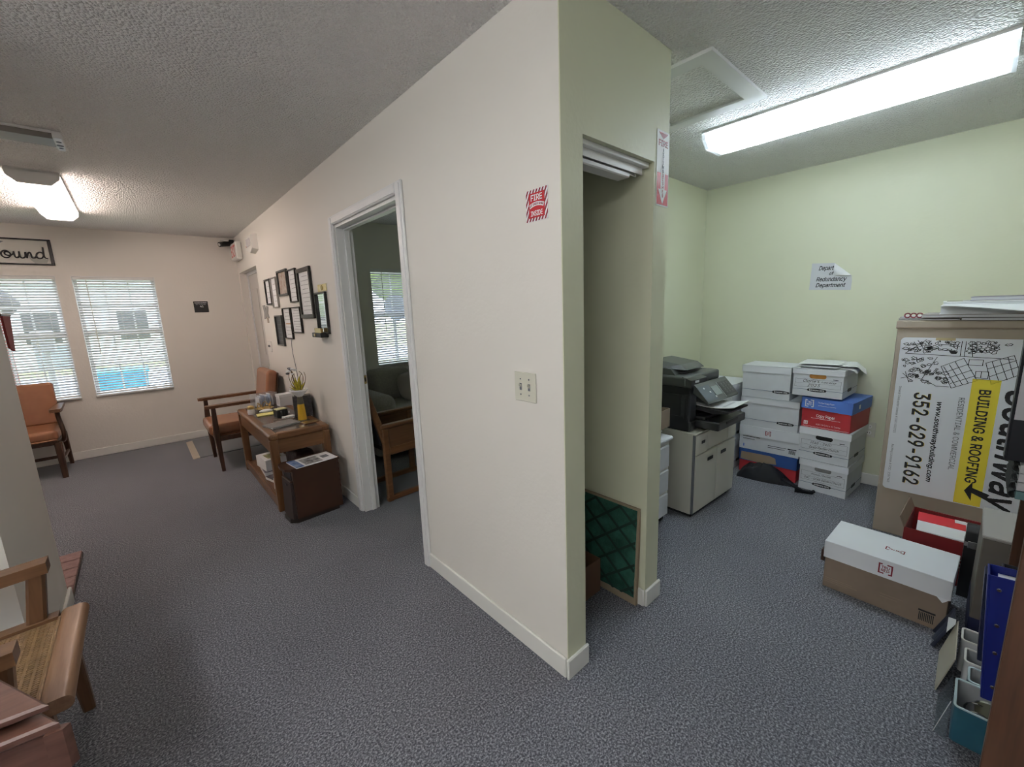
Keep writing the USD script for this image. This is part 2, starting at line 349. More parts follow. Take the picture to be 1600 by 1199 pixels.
def blind(label, x0, x1, z0, z1, y, n, tilt=40, wand=0.1):
    t = thing('mini_blind', label, 'window blind', ((x0 + x1) / 2, y, z0)); w = (x1 - x0) / 2; hgt = z1 - z0
    part(t, 'headrail', bx(-w, w, -0.014, 0.014, hgt - 0.03, hgt, 0.002), white_metal)
    prof = []
    us = np.linspace(-1, 1, 5)
    top = [(u * 0.0125, 0.0018 * (1 - u * u) + 0.0005) for u in us]; bot = [(u * 0.0125, 0.0018 * (1 - u * u) - 0.0005) for u in us[::-1]]
    base = ext(Polygon(top + bot), 2 * w - 0.006)
    base.apply_transform(np.array([[0, 0, 1, -w + 0.003], [1, 0, 0, 0], [0, 1, 0, 0], [0, 0, 0, 1.0]]))
    base = rot(base, -tilt, (1, 0, 0))
    zs = np.linspace(0.035, hgt - 0.045, n)
    for z in zs: part(t, 'slat', mv(base, (0, 0, z)), slat_m)
    part(t, 'bottom_rail', bx(-w + 0.002, w - 0.002, -0.011, 0.011, 0.006, 0.020, 0.003), white_metal)
    for f in (-0.72, 0.0, 0.72): part(t, 'ladder_cord', [cyl((w * f, s * 0.0128, 0.012), (w * f, s * 0.0128, hgt - 0.02), 0.0008, n=5) for s in (-1, 1)], white_plastic)
    part(t, 'tilt_wand', cyl((-w + wand, -0.02, hgt * 0.35), (-w + wand, -0.018, hgt - 0.02), 0.004, n=6), white_plastic)

window('window_1', 'left front window with six over six panes behind a blind', -2.28, -1.61, WZ0, WZ1, LY)
window('window_2', 'right front window with six over six panes behind a blind', -1.50, -0.83, WZ0, WZ1, LY)
window('window_3', 'office window with small panes seen through the doorway', 0.964, 1.80, 0.84, 1.945, 3.68)
window('window_4', 'second office window farther right, without a blind', 2.0, 2.84, 0.84, 1.945, 3.68)
blind('white slatted mini blind in the left front window behind the orange chair', -2.272, -1.618, WZ0 + 0.02, WZ1 - 0.007, LY + 0.022, 44)
blind('white slatted mini blind in the right front window beside the black number plate', -1.492, -0.838, WZ0 + 0.02, WZ1 - 0.007, LY + 0.022, 44)
blind('white slatted mini blind in the office window above the sofa', 0.972, 1.792, 0.86, 1.938, 3.68 + 0.022, 38, wand=0.13)

# ------------------------------------------------------------------ doors
def office_door():
    t = thing('door_1', 'white cased office doorway in the long wall', 'doorway', (0, 0, 0), kind='structure'); c = 0.057
    for (a, b) in ((DY0 - c, DY0), (DY1, DY1 + c)):
        part(t, 'casing', [bx(-0.016, 0.0, a, b, 0, DZ + c, 0.004), bx(-0.021, -0.014, a + 0.012, b - 0.006, 0, DZ + c - 0.012, 0.003)], trim_white)
    part(t, 'head_casing', [bx(-0.016, 0, DY0, DY1, DZ, DZ + c, 0.004), bx(-0.021, -0.014, DY0, DY1, DZ + 0.006, DZ + c - 0.012, 0.003)], trim_white)
    for (a, b) in ((DY0, DY0 + 0.018), (DY1 - 0.018, DY1)): part(t, 'jamb', bx(0.0, 0.11, a, b, 0, DZ), trim_white)
    part(t, 'head_jamb', bx(0.0, 0.11, DY0 + 0.018, DY1 - 0.018, DZ - 0.018, DZ), trim_white)
    for (a, b) in ((DY0 + 0.018, DY0 + 0.030), (DY1 - 0.030, DY1 - 0.018)): part(t, 'door_stop', bx(0.05, 0.085, a, b, 0, DZ - 0.018, 0.002), trim_white)
    part(t, 'door_stop', bx(0.05, 0.085, DY0 + 0.03, DY1 - 0.03, DZ - 0.030, DZ - 0.018, 0.002), trim_white)
    s = part(t, 'strike_plate', bx(0.088, 0.106, DY1 - 0.0205, DY1 - 0.0178, 0.955, 1.015, 0.001), brass, label='brass strike plate')
    part(s, 'latch_hole', bx(0.092, 0.101, DY1 - 0.0209, DY1 - 0.0200, 0.970, 1.0), ink)
office_door()
def entry_door():
    t = thing('door_2', 'recessed entry door at the far end of the long wall', 'door', (0, 0, 0), kind='structure')
    dm = M('entry_door_paint', (0.60, 0.57, 0.53), 0.4)
    part(t, 'jamb', bx(0.075, 0.11, EY1 - 0.035, EY1, 0, 2.01), trim_white); part(t, 'jamb', bx(0.075, 0.11, EY0, EY0 + 0.035, 0, 2.01), trim_white)
    part(t, 'head_jamb', bx(0.075, 0.11, EY0 + 0.035, EY1 - 0.035, 1.975, 2.01), trim_white)
    d = part(t, 'door_panel', bx(0.086, 0.128, EY0 + 0.036, EY1 - 0.036, 0.012, 1.974, 0.003), dm)
    for (z0, z1) in ((0.2, 0.85), (1.0, 1.8)):
        for (a, b) in ((4.53, 4.84), (4.91, 5.22)): part(d, 'raised_panel', bx(0.079, 0.087, a, b, z0, z1, 0.006), dm)
    h = part(d, 'lock_plate', bx(0.080, 0.087, EY0 + 0.09, EY0 + 0.145, 0.86, 1.10, 0.003), chrome, label='steel lock plate')
    part(d, 'door_knob', mv(rot(lathe([(0.001, -0.02), (0.012, -0.02), (0.012, 0.02), (0.026, 0.03), (0.028, 0.045), (0.018, 0.058), (0.001, 0.06)], 18), -90, (0, 1, 0)), (0.08, EY0 + 0.117, 0.91)), chrome, smooth=40, label='steel door knob')
entry_door()
mat_m = M('entry_mat_carpet', (0.105, 0.11, 0.12), 0.95, var=(200, (0.19, 0.195, 0.21)), bump=(200, 0.4, 0.004))
t = thing('entry_mat', 'grey doormat with a beige left edge in front of the entry door', 'doormat', (-0.40, 4.88, 0.0))
part(t, 'mat_pad', bx(-0.36, 0.38, -0.42, 0.42, 0, 0.009, 0.002), mat_m)
part(t, 'edge_strip', hull([(-0.36, -0.42, 0), (-0.36, 0.42, 0), (-0.36, -0.42, 0.010), (-0.36, 0.42, 0.010), (-0.42, -0.42, 0), (-0.42, 0.42, 0), (-0.415, -0.42, 0.004), (-0.415, 0.42, 0.004)]), M('beige_edge', (0.44, 0.38, 0.30), 0.7), label='beige edge strip')

# ------------------------------------------------------------------ attic hatch
t = thing('trim_1', 'white mitred trim frame of the attic hatch in the copy room ceiling', 'attic hatch', (0, 0, 0), kind='structure')
X0, X1, Y0, Y1 = 0.785, 1.414, -0.117, 0.42; w = 0.076; za, zb = H - 0.014, H
def mitre(pts): return mv(ext(Polygon(pts), zb - za), (0, 0, za))
for pts in ([(X0, Y0), (X1, Y0), (X1 - w, Y0 + w), (X0 + w, Y0 + w)], [(X0, Y1), (X0, Y0), (X0 + w, Y0 + w), (X0 + w, Y1 - w)],
            [(X1, Y0), (X1, Y1), (X1 - w, Y1 - w), (X1 - w, Y0 + w)], [(X1, Y1), (X0, Y1), (X0 + w, Y1 - w), (X1 - w, Y1 - w)]):
    part(t, 'trim_board', mitre(pts), trim_white)
part(t, 'hatch_panel', bx(X0 + w + 0.004, X1 - w - 0.004, Y0 + w + 0.004, Y1 - w - 0.004, H - 0.004, H), ceiling_m)

# ------------------------------------------------------------------ ceiling lights
def strip_light(label, x0, x1, y0, y1, tint, strength, lit=True, along='y', tag='', tubes=2):
    """Wraparound fluorescent: steel base, end caps, prismatic lens, tubes inside."""
    cx, cy = (x0 + x1) / 2, (y0 + y1) / 2; W = (x1 - x0) if along == 'y' else (y1 - y0); Ln = (y1 - y0) if along == 'y' else (x1 - x0)
    t = thing('ceiling_light', label, 'ceiling light', (cx, cy, H), rz=0 if along == 'y' else 90)
    h, w = Ln / 2, W / 2
    part(t, 'base_pan', bx(-w, w, -h, h, -0.012, 0), white_metal)
    part(t, 'ballast_cover', hull([(-0.03, -h + 0.02, -0.012), (0.03, -h + 0.02, -0.012), (-0.03, h - 0.02, -0.012), (0.03, h - 0.02, -0.012), (-0.015, -h + 0.02, -0.04), (0.015, -h + 0.02, -0.04), (-0.015, h - 0.02, -0.04), (0.015, h - 0.02, -0.04)]), white_metal)
    prof = [(-w, -0.012), (-w + 0.006, -0.045), (-w * 0.62, -0.085), (w * 0.62, -0.085), (w - 0.006, -0.045), (w, -0.012)]
    o = Polygon(prof); i = o.buffer(-0.0025); sh = o.difference(unary_union([i, sbox(-w + 0.004, -0.02, w - 0.004, 0)]))
    shell = ext(sh, Ln - 0.03); R = np.eye(4); R[:3, :3] = [[1, 0, 0], [0, 0, -1], [0, 1, 0]]; R[:3, 3] = [0, h - 0.015, 0]; shell.apply_transform(R)
    part(t, 'lens', shell, lens_m if lit else lens_dim, label='clear prismatic lens' if lit else 'dull grey lens')
    for s in (-1, 1):
        cap = ext(o.buffer(0.003), 0.014); R2 = R.copy(); R2[:3, 3] = [0, s * (h - 0.007) + 0.007, 0]; cap.apply_transform(R2); part(t, 'end_cap', cap, lens_m if tag == 'copy_room' else white_metal)
    if lit:
        em = emit('tube_glow_' + tag, tint, strength)
        for s in ((-1, 1) if tubes == 2 else (0,)):
            part(t, 'tube', cyl((s * w * 0.5, -h + 0.05, -0.048), (s * w * 0.5, h - 0.05, -0.048), 0.0125, n=14), em, label='glowing fluorescent tube')
            for q in (-1, 1): part(t, 'lamp_holder', bx(s * w * 0.5 - 0.012, s * w * 0.5 + 0.012, q * (h - 0.04) - 0.008, q * (h - 0.04) + 0.008, -0.062, -0.012, 0.002), white_plastic)
    return t
strip_light('long cool-white wraparound fluorescent light on the copy room ceiling', 1.60, 1.905, -0.93, 0.285, *TUBE_RIGHT, tag='copy_room')
strip_light('glowing warm fluorescent light over the waiting area', -1.543, -1.302, 3.23, 4.55, *TUBE_LEFT, tag='waiting')
def batten(label, cx, cy, rz, tint, strength, tag):
    """Bare two-tube batten: narrow spine, tubes hanging free on both sides, so that it lights the ceiling too."""
    t = thing('ceiling_light', label, 'ceiling light', (cx, cy, H), rz); h = 0.61; em = emit('tube_glow_' + tag, tint, strength)
    part(t, 'spine', hull([(x, y, z) for y in (-h, h) for x, z in ((-0.035, 0), (0.035, 0), (-0.02, -0.06), (0.02, -0.06))]), white_metal)
    for s in (-1, 1):
        part(t, 'tube', cyl((s * 0.062, -h + 0.03, -0.085), (s * 0.062, h - 0.03, -0.085), 0.0125, n=14), em, label='glowing fluorescent tube')
        for q in (-1, 1): part(t, 'lamp_holder', bx(*sorted((s * 0.018, s * 0.076)), q * (h - 0.015) - 0.01, q * (h - 0.015) + 0.01, -0.10, -0.03, 0.003), white_plastic)
batten('bare white fluorescent batten over the hall behind the camera', -2.3, -1.25, 0, *TUBE_HALL, 'hall')
batten('bare white fluorescent batten over the hall left of the camera', -2.7, 0.15, 0, *TUBE_HALL, 'hall_left')

# unlit strip fixture with a socketed white end plate
t = thing('ceiling_light', 'unlit grey strip fixture with a white end plate on the waiting area ceiling', 'ceiling light', (-1.35, 2.48, H))
part(t, 'lens', hull([(-1.2, -0.10, 0), (0.10, -0.10, 0), (-1.2, 0.10, 0), (0.10, 0.10, 0), (-1.2, -0.07, -0.03), (0.10, -0.07, -0.03), (-1.2, 0.07, -0.03), (0.10, 0.07, -0.03)]), lens_dim)
part(t, 'rim', bx(-1.2, 0.10, -0.115, -0.10, -0.012, 0, 0.002), white_metal); part(t, 'rim', bx(-1.2, 0.10, 0.10, 0.115, -0.012, 0, 0.002), white_metal)
e = part(t, 'end_plate', bx(0.10, 0.135, -0.112, 0.112, -0.036, 0, 0.003), white_metal, label='white end plate with sockets')
for (a, b) in ((-0.05, 0.012), (0.01, 0.016), (0.055, 0.01)): part(e, 'socket', cyl((0.118, a, -0.0375), (0.118, a, -0.03), b * 0.9, n=10), ink_soft)

# ------------------------------------------------------------------ closet: track, pegs, filter, box
t = thing('bifold_track', 'white bifold door track under the closet header', 'door track', (0.34, 0.055, 2.005))
part(t, 'header_board', bx(-0.225, 0.225, -0.035, 0.045, -0.018, -0.0, 0.002), trim_white)
part(t, 'track_channel', [bx(-0.225, 0.205, -0.016, -0.011, -0.045, -0.018), bx(-0.225, 0.205, 0.011, 0.016, -0.045, -0.018)], white_metal, kind='stuff')
part(t, 'track_top', bx(-0.225, 0.205, -0.011, 0.011, -0.022, -0.018), ink)
part(t, 'stop_block', bx(-0.225, 0.13, -0.008, 0.05, -0.066, -0.046, 0.004), trim_white)
part(t, 'pivot_bracket', bx(0.185, 0.224, -0.014, 0.014, -0.040, -0.019, 0.002), chrome)
for z, g in ((1.741, 'top'), (1.665, 'second'), (1.379, 'third'), (0.93, 'fourth'), (0.692, 'lowest')):
    t = thing('shelf_bracket', f'small white shelf bracket on the closet side wall, {g} from the ceiling', 'shelf bracket', (0.57, 0.375, z))
    part(t, 'plate', bx(-0.004, 0, -0.014, 0.014, -0.03, 0.03, 0.002), white_plastic); part(t, 'peg', bx(-0.02, -0.004, -0.009, 0.009, -0.012, 0.012, 0.002), white_plastic)

green_m = M('filter_green', (0.006, 0.055, 0.036), 0.8, var=(9, (0.03, 0.13, 0.09)), bump=(60, 0.7, 0.01))
t = thing('air_filter', 'green furnace air filter in a cardboard frame leaning on the closet wall', 'air filter', (0.537, 0.03, 0.0), ry=2.6)
fy, fz, fr = 0.335, 0.497, 0.012
M_frame = M('filter_frame', (0.30, 0.235, 0.16), 0.75)
for (y0, y1, z0, z1) in ((0, fy, 0, fr * 3.0), (0, fy, fz - fr, fz), (0, fr, fr * 3.0, fz - fr), (fy - fr, fy, fr * 3.0, fz - fr)):
    part(t, 'frame_strip', bx(0, 0.02, y0, y1, z0, z1, 0.001), M_frame)
n = 26; gy = np.linspace(fr, fy - fr, n); gz = np.linspace(fr * 3.0, fz - fr, 34); V = []
for z in gz:
    for y in gy: V.append((0.004 - 0.003 * math.sin((y + z) * 60) * 0.5 - 0.005 * meshkit.noise(np.array([y * 30, z * 30, 1.0])), y, z))
F = []
for i in range(len(gz) - 1):
    for j in range(n - 1):
        a = i * n + j; F += [[a, a + n, a + 1], [a + 1, a + n, a + n + 1]]
part(t, 'green_media', trimesh.Trimesh(V, F, process=False), green_m, smooth=True)
wire_m = M('filter_strand', (0.004, 0.03, 0.02), 0.7)
R = sbox(fr, fr * 3.0, fy - fr, fz - fr)
for k in range(-5, 8):
    for s in (1, -1):
        c = k * 0.115 + (0.05 if s > 0 else 0.22)
        ln = LineString([(-1, c + s * -1 * 0.8), (1, c + s * 0.8)]).intersection(R)
        if ln.is_empty or ln.length < 0.04: continue
        p = ln.buffer(0.006, cap_style=2).intersection(R)
        part(t, 'strand', mv(frame_to(ext(p, 0.002), (0, 0, 0), (0, 1, 0), (0, 0, 1)), (-0.004, 0, 0)), wire_m)

def open_carton(parent, w, d, h, mat, inside, th=0.005, flaps=()):
    part(parent, 'bottom_panel', bx(-w / 2, w / 2, -d / 2, d / 2, 0, th), mat)
    part(parent, 'side_panel', bx(-w / 2, w / 2, -d / 2, -d / 2 + th, th, h), mat); part(parent, 'side_panel', bx(-w / 2, w / 2, d / 2 - th, d / 2, th, h), mat)
    part(parent, 'side_panel', bx(-w / 2, -w / 2 + th, -d / 2 + th, d / 2 - th, th, h), mat); part(parent, 'side_panel', bx(w / 2 - th, w / 2, -d / 2 + th, d / 2 - th, th, h), mat)
    for (side, L, ang) in flaps:
        if side == '-y': m = rot(bx(-w / 2, w / 2, -L, 0, -th / 2, th / 2), ang, (1, 0, 0)); m = mv(m, (0, -d / 2, h))
        if side == '+y': m = rot(bx(-w / 2, w / 2, 0, L, -th / 2, th / 2), -ang, (1, 0, 0)); m = mv(m, (0, d / 2, h))
        if side == '-x': m = rot(bx(-L, 0, -d / 2, d / 2, -th / 2, th / 2), -ang, (0, 1, 0)); m = mv(m, (-w / 2, 0, h))
        if side == '+x': m = rot(bx(0, L, -d / 2, d / 2, -th / 2, th / 2), ang, (0, 1, 0)); m = mv(m, (w / 2, 0, h))
        part(parent, 'flap', m, inside)
brown_card = M('brown_carton', (0.16, 0.085, 0.05), 0.7)
t = thing('open_carton', 'small open brown carton on the closet floor beside the green filter', 'cardboard box', (0.36, 0.35, 0.0))
open_carton(t, 0.31, 0.26, 0.18, brown_card, brown_card)

# ------------------------------------------------------------------ wall signs
WX = -0.0012                                   # face of things stuck on the long wall (normal -x)
def on_long(y, z): return (WX, y, z)
R_L, U_L = (0, -1, 0), (0, 0, 1)
t = thing('wall_sticker', 'square red striped fire extinguisher inside sticker on the near wall', 'sign', (WX, 0.105, 1.79))
def rect(a0, b0, a1, b1): return sbox(a0, b0, a1, b1)
part(t, 'backing', flat(rect(-0.052, -0.052, 0.052, 0.052), (0, 0, 0), R_L, U_L, 0.0008), white_print)
ring = rect(-0.051, -0.051, 0.051, 0.051).difference(rect(-0.037, -0.037, 0.037, 0.037))
st = unary_union([Polygon([(k * 0.0145 - 0.1, -0.06), (k * 0.0145 - 0.093, -0.06), (k * 0.0145 - 0.033, 0.06), (k * 0.0145 - 0.040, 0.06)]) for k in range(14)])
part(t, 'border_stripes', flat(ring.intersection(st), (-0.0009, 0, 0), R_L, U_L, 0.0004), maroon_print, kind='stuff')
part(t, 'red_panel', flat(rect(-0.037, -0.040, 0.037, 0.040), (-0.0009, 0, 0), R_L, U_L, 0.0006), red_print)
part(t, 'lettering', text('FIRE', 0.019, (-0.0016, 0, 0.015), R_L, U_L, 0.054, True, center=True), white_print)
part(t, 'lettering', text('INSIDE', 0.016, (-0.0016, 0, -0.034), R_L, U_L, 0.056, True, center=True), white_print)
arc = LineString([(0.08 * math.sin(a), -0.076 + 0.08 * math.cos(a)) for a in np.linspace(-0.44, 0.44, 20)])
part(t, 'arc_band', flat(arc.buffer(0.0065, cap_style=2), (-0.0016, 0, 0.0), R_L, U_L, 0.0004), white_print)
for i, ch in enumerate('EXTINGUISHER'):
    a = -0.38 + i * 0.76 / 11
    part(t, 'lettering', text(ch, 0.0068, (-0.0021, -0.08 * math.sin(a), -0.076 + 0.0765 * math.cos(a)), (0, -math.cos(a), -math.sin(a)), (0, -math.sin(a), math.cos(a)), center=True, bold=True), maroon_print)

t = thing('extinguisher_sign', 'tall red and white fire extinguisher arrow sign on the closet wall end', 'sign', (0.6335, -0.0012, 1.843))
R_C, U_C = (1, 0, 0), (0, 0, 1); sw, sh = 0.049, 0.288
part(t, 'backing', flat(rect(-sw, 0, sw, sh), (0, 0, 0), R_C, U_C, 0.001), white_print)
part(t, 'red_field', flat(rect(-sw + 0.005, 0.006, sw - 0.005, 0.128), (0, -0.0011, 0), R_C, U_C, 0.0004), red_print)
part(t, 'top_triangle', flat(Polygon([(-0.036, sh - 0.008), (0.036, sh - 0.008), (0.0, sh - 0.03)]), (0, -0.0011, 0), R_C, U_C, 0.0004), maroon_print)
part(t, 'white_arrow', flat(Polygon([(-0.016, 0.15), (0.016, 0.15), (0.016, 0.066), (0.035, 0.066), (0, 0.008), (-0.035, 0.066), (-0.016, 0.066)]), (0, -0.0016, 0), R_C, U_C, 0.0004), white_print)
part(t, 'lettering', text('FIRE', 0.022, (0, -0.0012, sh - 0.058), R_C, U_C, 0.072, True, center=True), maroon_print)
for i, ch in enumerate('EXTINGUISHER'):
    part(t, 'lettering', text(ch, 0.0125, (0, -0.0022, sh - 0.079 - i * 0.0158), R_C, U_C, center=True, bold=True), maroon_print if i > 5 else ink_soft)

t = thing('switch_plate', 'ivory double light switch plate on the near wall', 'light switch', (0, 0.188, 1.151))
part(t, 'plate', bx(-0.006, 0, -0.058, 0.058, -0.057, 0.057, 0.003), ivory)
for y in (-0.023, 0.023):
    part(t, 'toggle_slot', bx(-0.0066, -0.005, y - 0.006, y + 0.006, -0.013, 0.013), ink_soft)
    part(t, 'toggle', hull([(-0.005, y - 0.004, -0.004), (-0.005, y + 0.004, -0.004), (-0.005, y - 0.004, 0.008), (-0.005, y + 0.004, 0.008), (-0.018, y - 0.003, 0.008), (-0.018, y + 0.003, 0.008), (-0.016, y - 0.003, 0.014), (-0.016, y + 0.003, 0.014)]), ivory)
    for z in (-0.03, 0.03): part(t, 'screw', cyl((-0.0075, y, z), (-0.005, y, z), 0.0032, n=8), ink_soft)

t = thing('department_notice', 'paper notice about the redundancy department with a curled corner on the green wall', 'sign', (RX - 0.0015, 0, 0))
# sheet with its top right corner folded over (viewer's right is -y)
sheet = Polygon([(-0.004, 1.507), (0.002, 1.711), (0.148, 1.700), (0.19, 1.655), (0.258, 1.60), (0.263, 1.56), (0.261, 1.492)])
part(t, 'sheet', flat(sheet, (0, 0, 0), (0, -1, 0), (0, 0, 1), 0.001), paper_grey)
u = np.linspace(0, 1, 9); V = []; F = []
for i, a in enumerate(u):                     # curl: from fold line to the flap's tip
    A = np.array([0.148, 1.700]) + a * np.array([0.11, -0.10]); tip = np.array([0.152, 1.607])
    for b in u:
        p = A + (tip - A) * b * 0.98; V.append((-0.002 - 0.016 * math.sin(math.pi * min(1, b * 1.05)) , -p[0], p[1]))
for i in range(8):
    for j in range(8):
        a = i * 9 + j; F += [[a, a + 9, a + 1], [a + 1, a + 9, a + 10]]
part(t, 'curled_corner', trimesh.Trimesh(V, F, process=False), paper, smooth=True, label='curled white corner')
for s_, w_, x_, z_, h_ in (('Depart', 0.092, 0.049, 1.654, 0.031), ('of', 0.026, 0.117, 1.614, 0.022), ('Redundancy', 0.188, 0.038, 1.570, 0.031), ('Department', 0.184, 0.038, 1.524, 0.031)):
    part(t, 'lettering', text(s_, h_, (-0.0014, -x_, z_), (0, -1, -0.04), (0, -0.04, 1), w_, True, 0.2), ink)

t = thing('number_plate', 'small black plate with the number 41 on the far wall', 'sign', (-0.437, LY, 1.607))
part(t, 'plate', bx(-0.071, 0.071, -0.006, 0, -0.066, 0.066, 0.002), ink)
part(t, 'lettering', text('41', 0.022, (-0.012, -0.0062, -0.005), R_C, U_C, bold=True), white_print)
part(t, 'lettering', text('MAXIMUM OCCUPANCY', 0.012, (0, -0.0062, 0.042), R_C, U_C, 0.12, True, center=True), white_print)
part(t, 'lettering', text('NOT TO EXCEED', 0.010, (0, -0.0062, 0.025), R_C, U_C, 0.10, center=True), paper_grey)

t = thing('found_sign', 'black framed white sign lettered found in script above the left window', 'sign', (-1.912, LY, 2.176))
part(t, 'backing', bx(-0.31, 0.31, -0.012, 0, -0.118, 0.118), M('sign_cream', (0.62, 0.61, 0.56), 0.6))
for b in (bx(-0.325, 0.325, -0.022, 0, 0.112, 0.126, 0.003), bx(-0.325, 0.325, -0.022, 0, -0.126, -0.112, 0.003), bx(0.300, 0.325, -0.022, 0, -0.112, 0.112, 0.003), bx(-0.325, -0.300, -0.022, 0, -0.112, 0.112, 0.003)):
    part(t, 'frame_rail', b, ink)
def script_letters(strokes, x, z, sc, y=-0.014, r=0.0065):
    for st in strokes: part(t, 'script_letter', tube(spline([(x + a * sc, y, z + b * sc) for a, b in st], 10 * len(st)), r, 6), ink, smooth=True)
o_ = [(0.62, 0.62), (0.35, 0.78), (0.08, 0.6), (0.02, 0.3), (0.2, 0.02), (0.5, 0.02), (0.72, 0.3), (0.62, 0.6), (0.35, 0.62), (0.3, 0.4), (0.55, 0.25), (0.9, 0.4), (1.0, 0.7)]
u_ = [(1.0, 0.72), (1.02, 0.3), (1.15, 0.02), (1.32, 0.12), (1.42, 0.7), (1.44, 0.3), (1.56, 0.0), (1.75, 0.05), (1.88, 0.35), (1.92, 0.68)]
n_ = [(1.92, 0.7), (1.98, 0.05), (2.1, 0.5), (2.24, 0.68), (2.34, 0.4), (2.42, 0.05), (2.56, 0.05), (2.7, 0.3)]
d_ = [(3.3, 0.6), (3.05, 0.72), (2.8, 0.5), (2.76, 0.2), (2.95, -0.02), (3.2, 0.1), (3.34, 0.6), (3.40, 1.32), (3.37, 0.5), (3.44, 0.1), (3.66, 0.0)]
script_letters([o_, u_, n_, d_], -0.021, -0.061, 0.0835)
f_ = [(-0.6, 0.3), (-0.3, 0.8), (-0.35, 1.25), (-0.55, 1.2), (-0.6, 0.5), (-0.62, -0.4), (-0.45, -0.5), (-0.4, -0.1), (-0.1, 0.3)]
script_letters([f_], -0.035, -0.055, 0.083)
part(t, 'grey_motif', flat(Polygon([(0.13, 0.09), (0.17, 0.105), (0.235, 0.09), (0.19, 0.062), (0.17, 0.06)]), (-0.22, -0.0125, 0), R_C, U_C, 0.0004), ink_soft)
part(t, 'grey_motif', flat(Polygon([(0.15, -0.03), (0.24, -0.05), (0.285, -0.075), (0.27, -0.105), (0.19, -0.108), (0.165, -0.08)]), (0, -0.0125, 0), R_C, U_C, 0.0004), M('motif_grey', (0.40, 0.41, 0.38), 0.6))

t = thing('exit_sign', 'white exit sign box with red letters above the entry door', 'exit sign', (0, 5.15, 2.245))
part(t, 'housing', bx(-0.065, 0, -0.165, 0.165, -0.10, 0.10, 0.012), white_plastic)
part(t, 'lettering', text('EXIT', 0.125, (-0.0655, 0, -0.062), R_L, U_L, 0.26, True, center=True), M('exit_red', (0.62, 0.12, 0.11), 0.4))
t = thing('emergency_light', 'white emergency light box beside the exit sign', 'emergency light', (0, 4.32, 2.225))
part(t, 'housing', hull([(0, -0.16, -0.075), (0, 0.16, -0.075), (0, -0.16, 0.085), (0, 0.16, 0.085), (-0.055, -0.14, -0.06), (-0.055, 0.14, -0.06), (-0.055, -0.14, 0.075), (-0.055, 0.14, 0.075), (-0.05, 0, -0.095), (0, 0, -0.10)]), white_plastic)
part(t, 'lamp_lens', bx(-0.062, -0.054, -0.09, 0.09, -0.03, 0.05, 0.004), M('lens_frosted', (0.62, 0.60, 0.62), 0.3)); part(t, 'test_button', cyl((-0.06, 0.11, -0.02), (-0.053, 0.11, -0.02), 0.008, n=8), red_print)
t = thing('security_camera', 'small black and white security camera in the far ceiling corner', 'camera', (-0.02, 5.42, 2.37))
part(t, 'mount', bx(-0.03, 0.018, -0.02, 0.03, 0.0, 0.05, 0.006), black_pl); part(t, 'arm', cyl((-0.01, -0.02, 0.02), (-0.06, -0.06, 0.0), 0.010, n=10), black_pl)
part(t, 'camera_head', cyl((-0.04, -0.03, -0.005), (-0.15, -0.10, -0.03), 0.028, n=16), black_pl, smooth=40); part(t, 'sun_shield', bx(-0.13, -0.055, -0.10, -0.04, 0.015, 0.028, 0.004), white_plastic)
part(t, 'lens', cyl((-0.149, -0.099, -0.0297), (-0.153, -0.102, -0.031), 0.018, n=14), chrome)

# ------------------------------------------------------------------ framed things on the long wall
frame_black = M('frame_black', (0.02, 0.018, 0.017), 0.35); frame_silver = M('frame_silver', (0.42, 0.41, 0.39), 0.3, metallic=0.6); mirror_m = M('mirror', (0.85, 0.85, 0.85), 0.03, metallic=1.0)
def framed(label, y0, y1, z0, z1, fw=0.014, fm=None, mat='paper', art=None, depth=0.02, lines=0, cat='framed certificate', name='framed_certificate'):
    fm = fm or frame_black; cy, cz = (y0 + y1) / 2, (z0 + z1) / 2; w, h = abs(y1 - y0) / 2, abs(z1 - z0) / 2
    t = thing(name, label, cat, (0, cy, cz), group=None)
    part(t, 'backing', bx(-0.006, 0, -w + fw * 0.5, w - fw * 0.5, -h + fw * 0.5, h - fw * 0.5), {'paper': paper, 'mirror': mirror_m, 'cream': M_cream, 'dark': dark_pl, 'brown': M_brown}[mat])
    for b in (bx(-depth, 0, -w, w, h - fw, h, 0.003), bx(-depth, 0, -w, w, -h, -h + fw, 0.003), bx(-depth, 0, -w, -w + fw, -h + fw, h - fw, 0.003), bx(-depth, 0, w - fw, w, -h + fw, h - fw, 0.003)): part(t, 'frame_rail', b, fm)
    for i in range(lines):
        zz = h - fw - (i + 1) * (2 * h - 2 * fw) / (lines + 1); lw = (w - fw) * (0.75 if i % 3 else 0.5)
        part(t, 'print_line', bx(-0.0068, -0.006, -lw, lw, zz - 0.0022, zz + 0.0022), M_print if mat != 'dark' else ink_soft)
    if art: art(t, w, h, fw)
    return t
M_print = M('certificate_print', (0.42, 0.42, 0.44), 0.6); M_cream = M('certificate_cream', (0.66, 0.60, 0.50), 0.6); M_brown = M('photo_brown', (0.34, 0.22, 0.15), 0.5, var=(25, (0.55, 0.52, 0.47)))
framed('white certificate in a thin black frame, the one nearest the entry door', 3.84, 4.06, 1.575, 1.83, 0.016, lines=3)
framed('white certificate in a silver frame second from the entry door', 3.60, 3.81, 1.54, 1.83, 0.010, frame_silver, lines=4)
framed('grey framed picture with a brown centre in the top row', 3.21, 3.53, 1.64, 1.87, 0.018, dark_pl2, 'brown', cat='picture', name='framed_picture')
framed('white certificate in the top row just left of the biggest black frame', 2.94, 3.175, 1.57, 1.85, 0.010, lines=6)
framed('biggest black framed certificate with a wide frame and a white document', 2.56, 2.90, 1.43, 1.83, 0.032, lines=9)
framed('narrow black framed mirror reflecting the blinds beside the doorway', 2.265, 2.50, 1.31, 1.62, 0.014, mat='mirror', cat='mirror', name='wall_mirror')
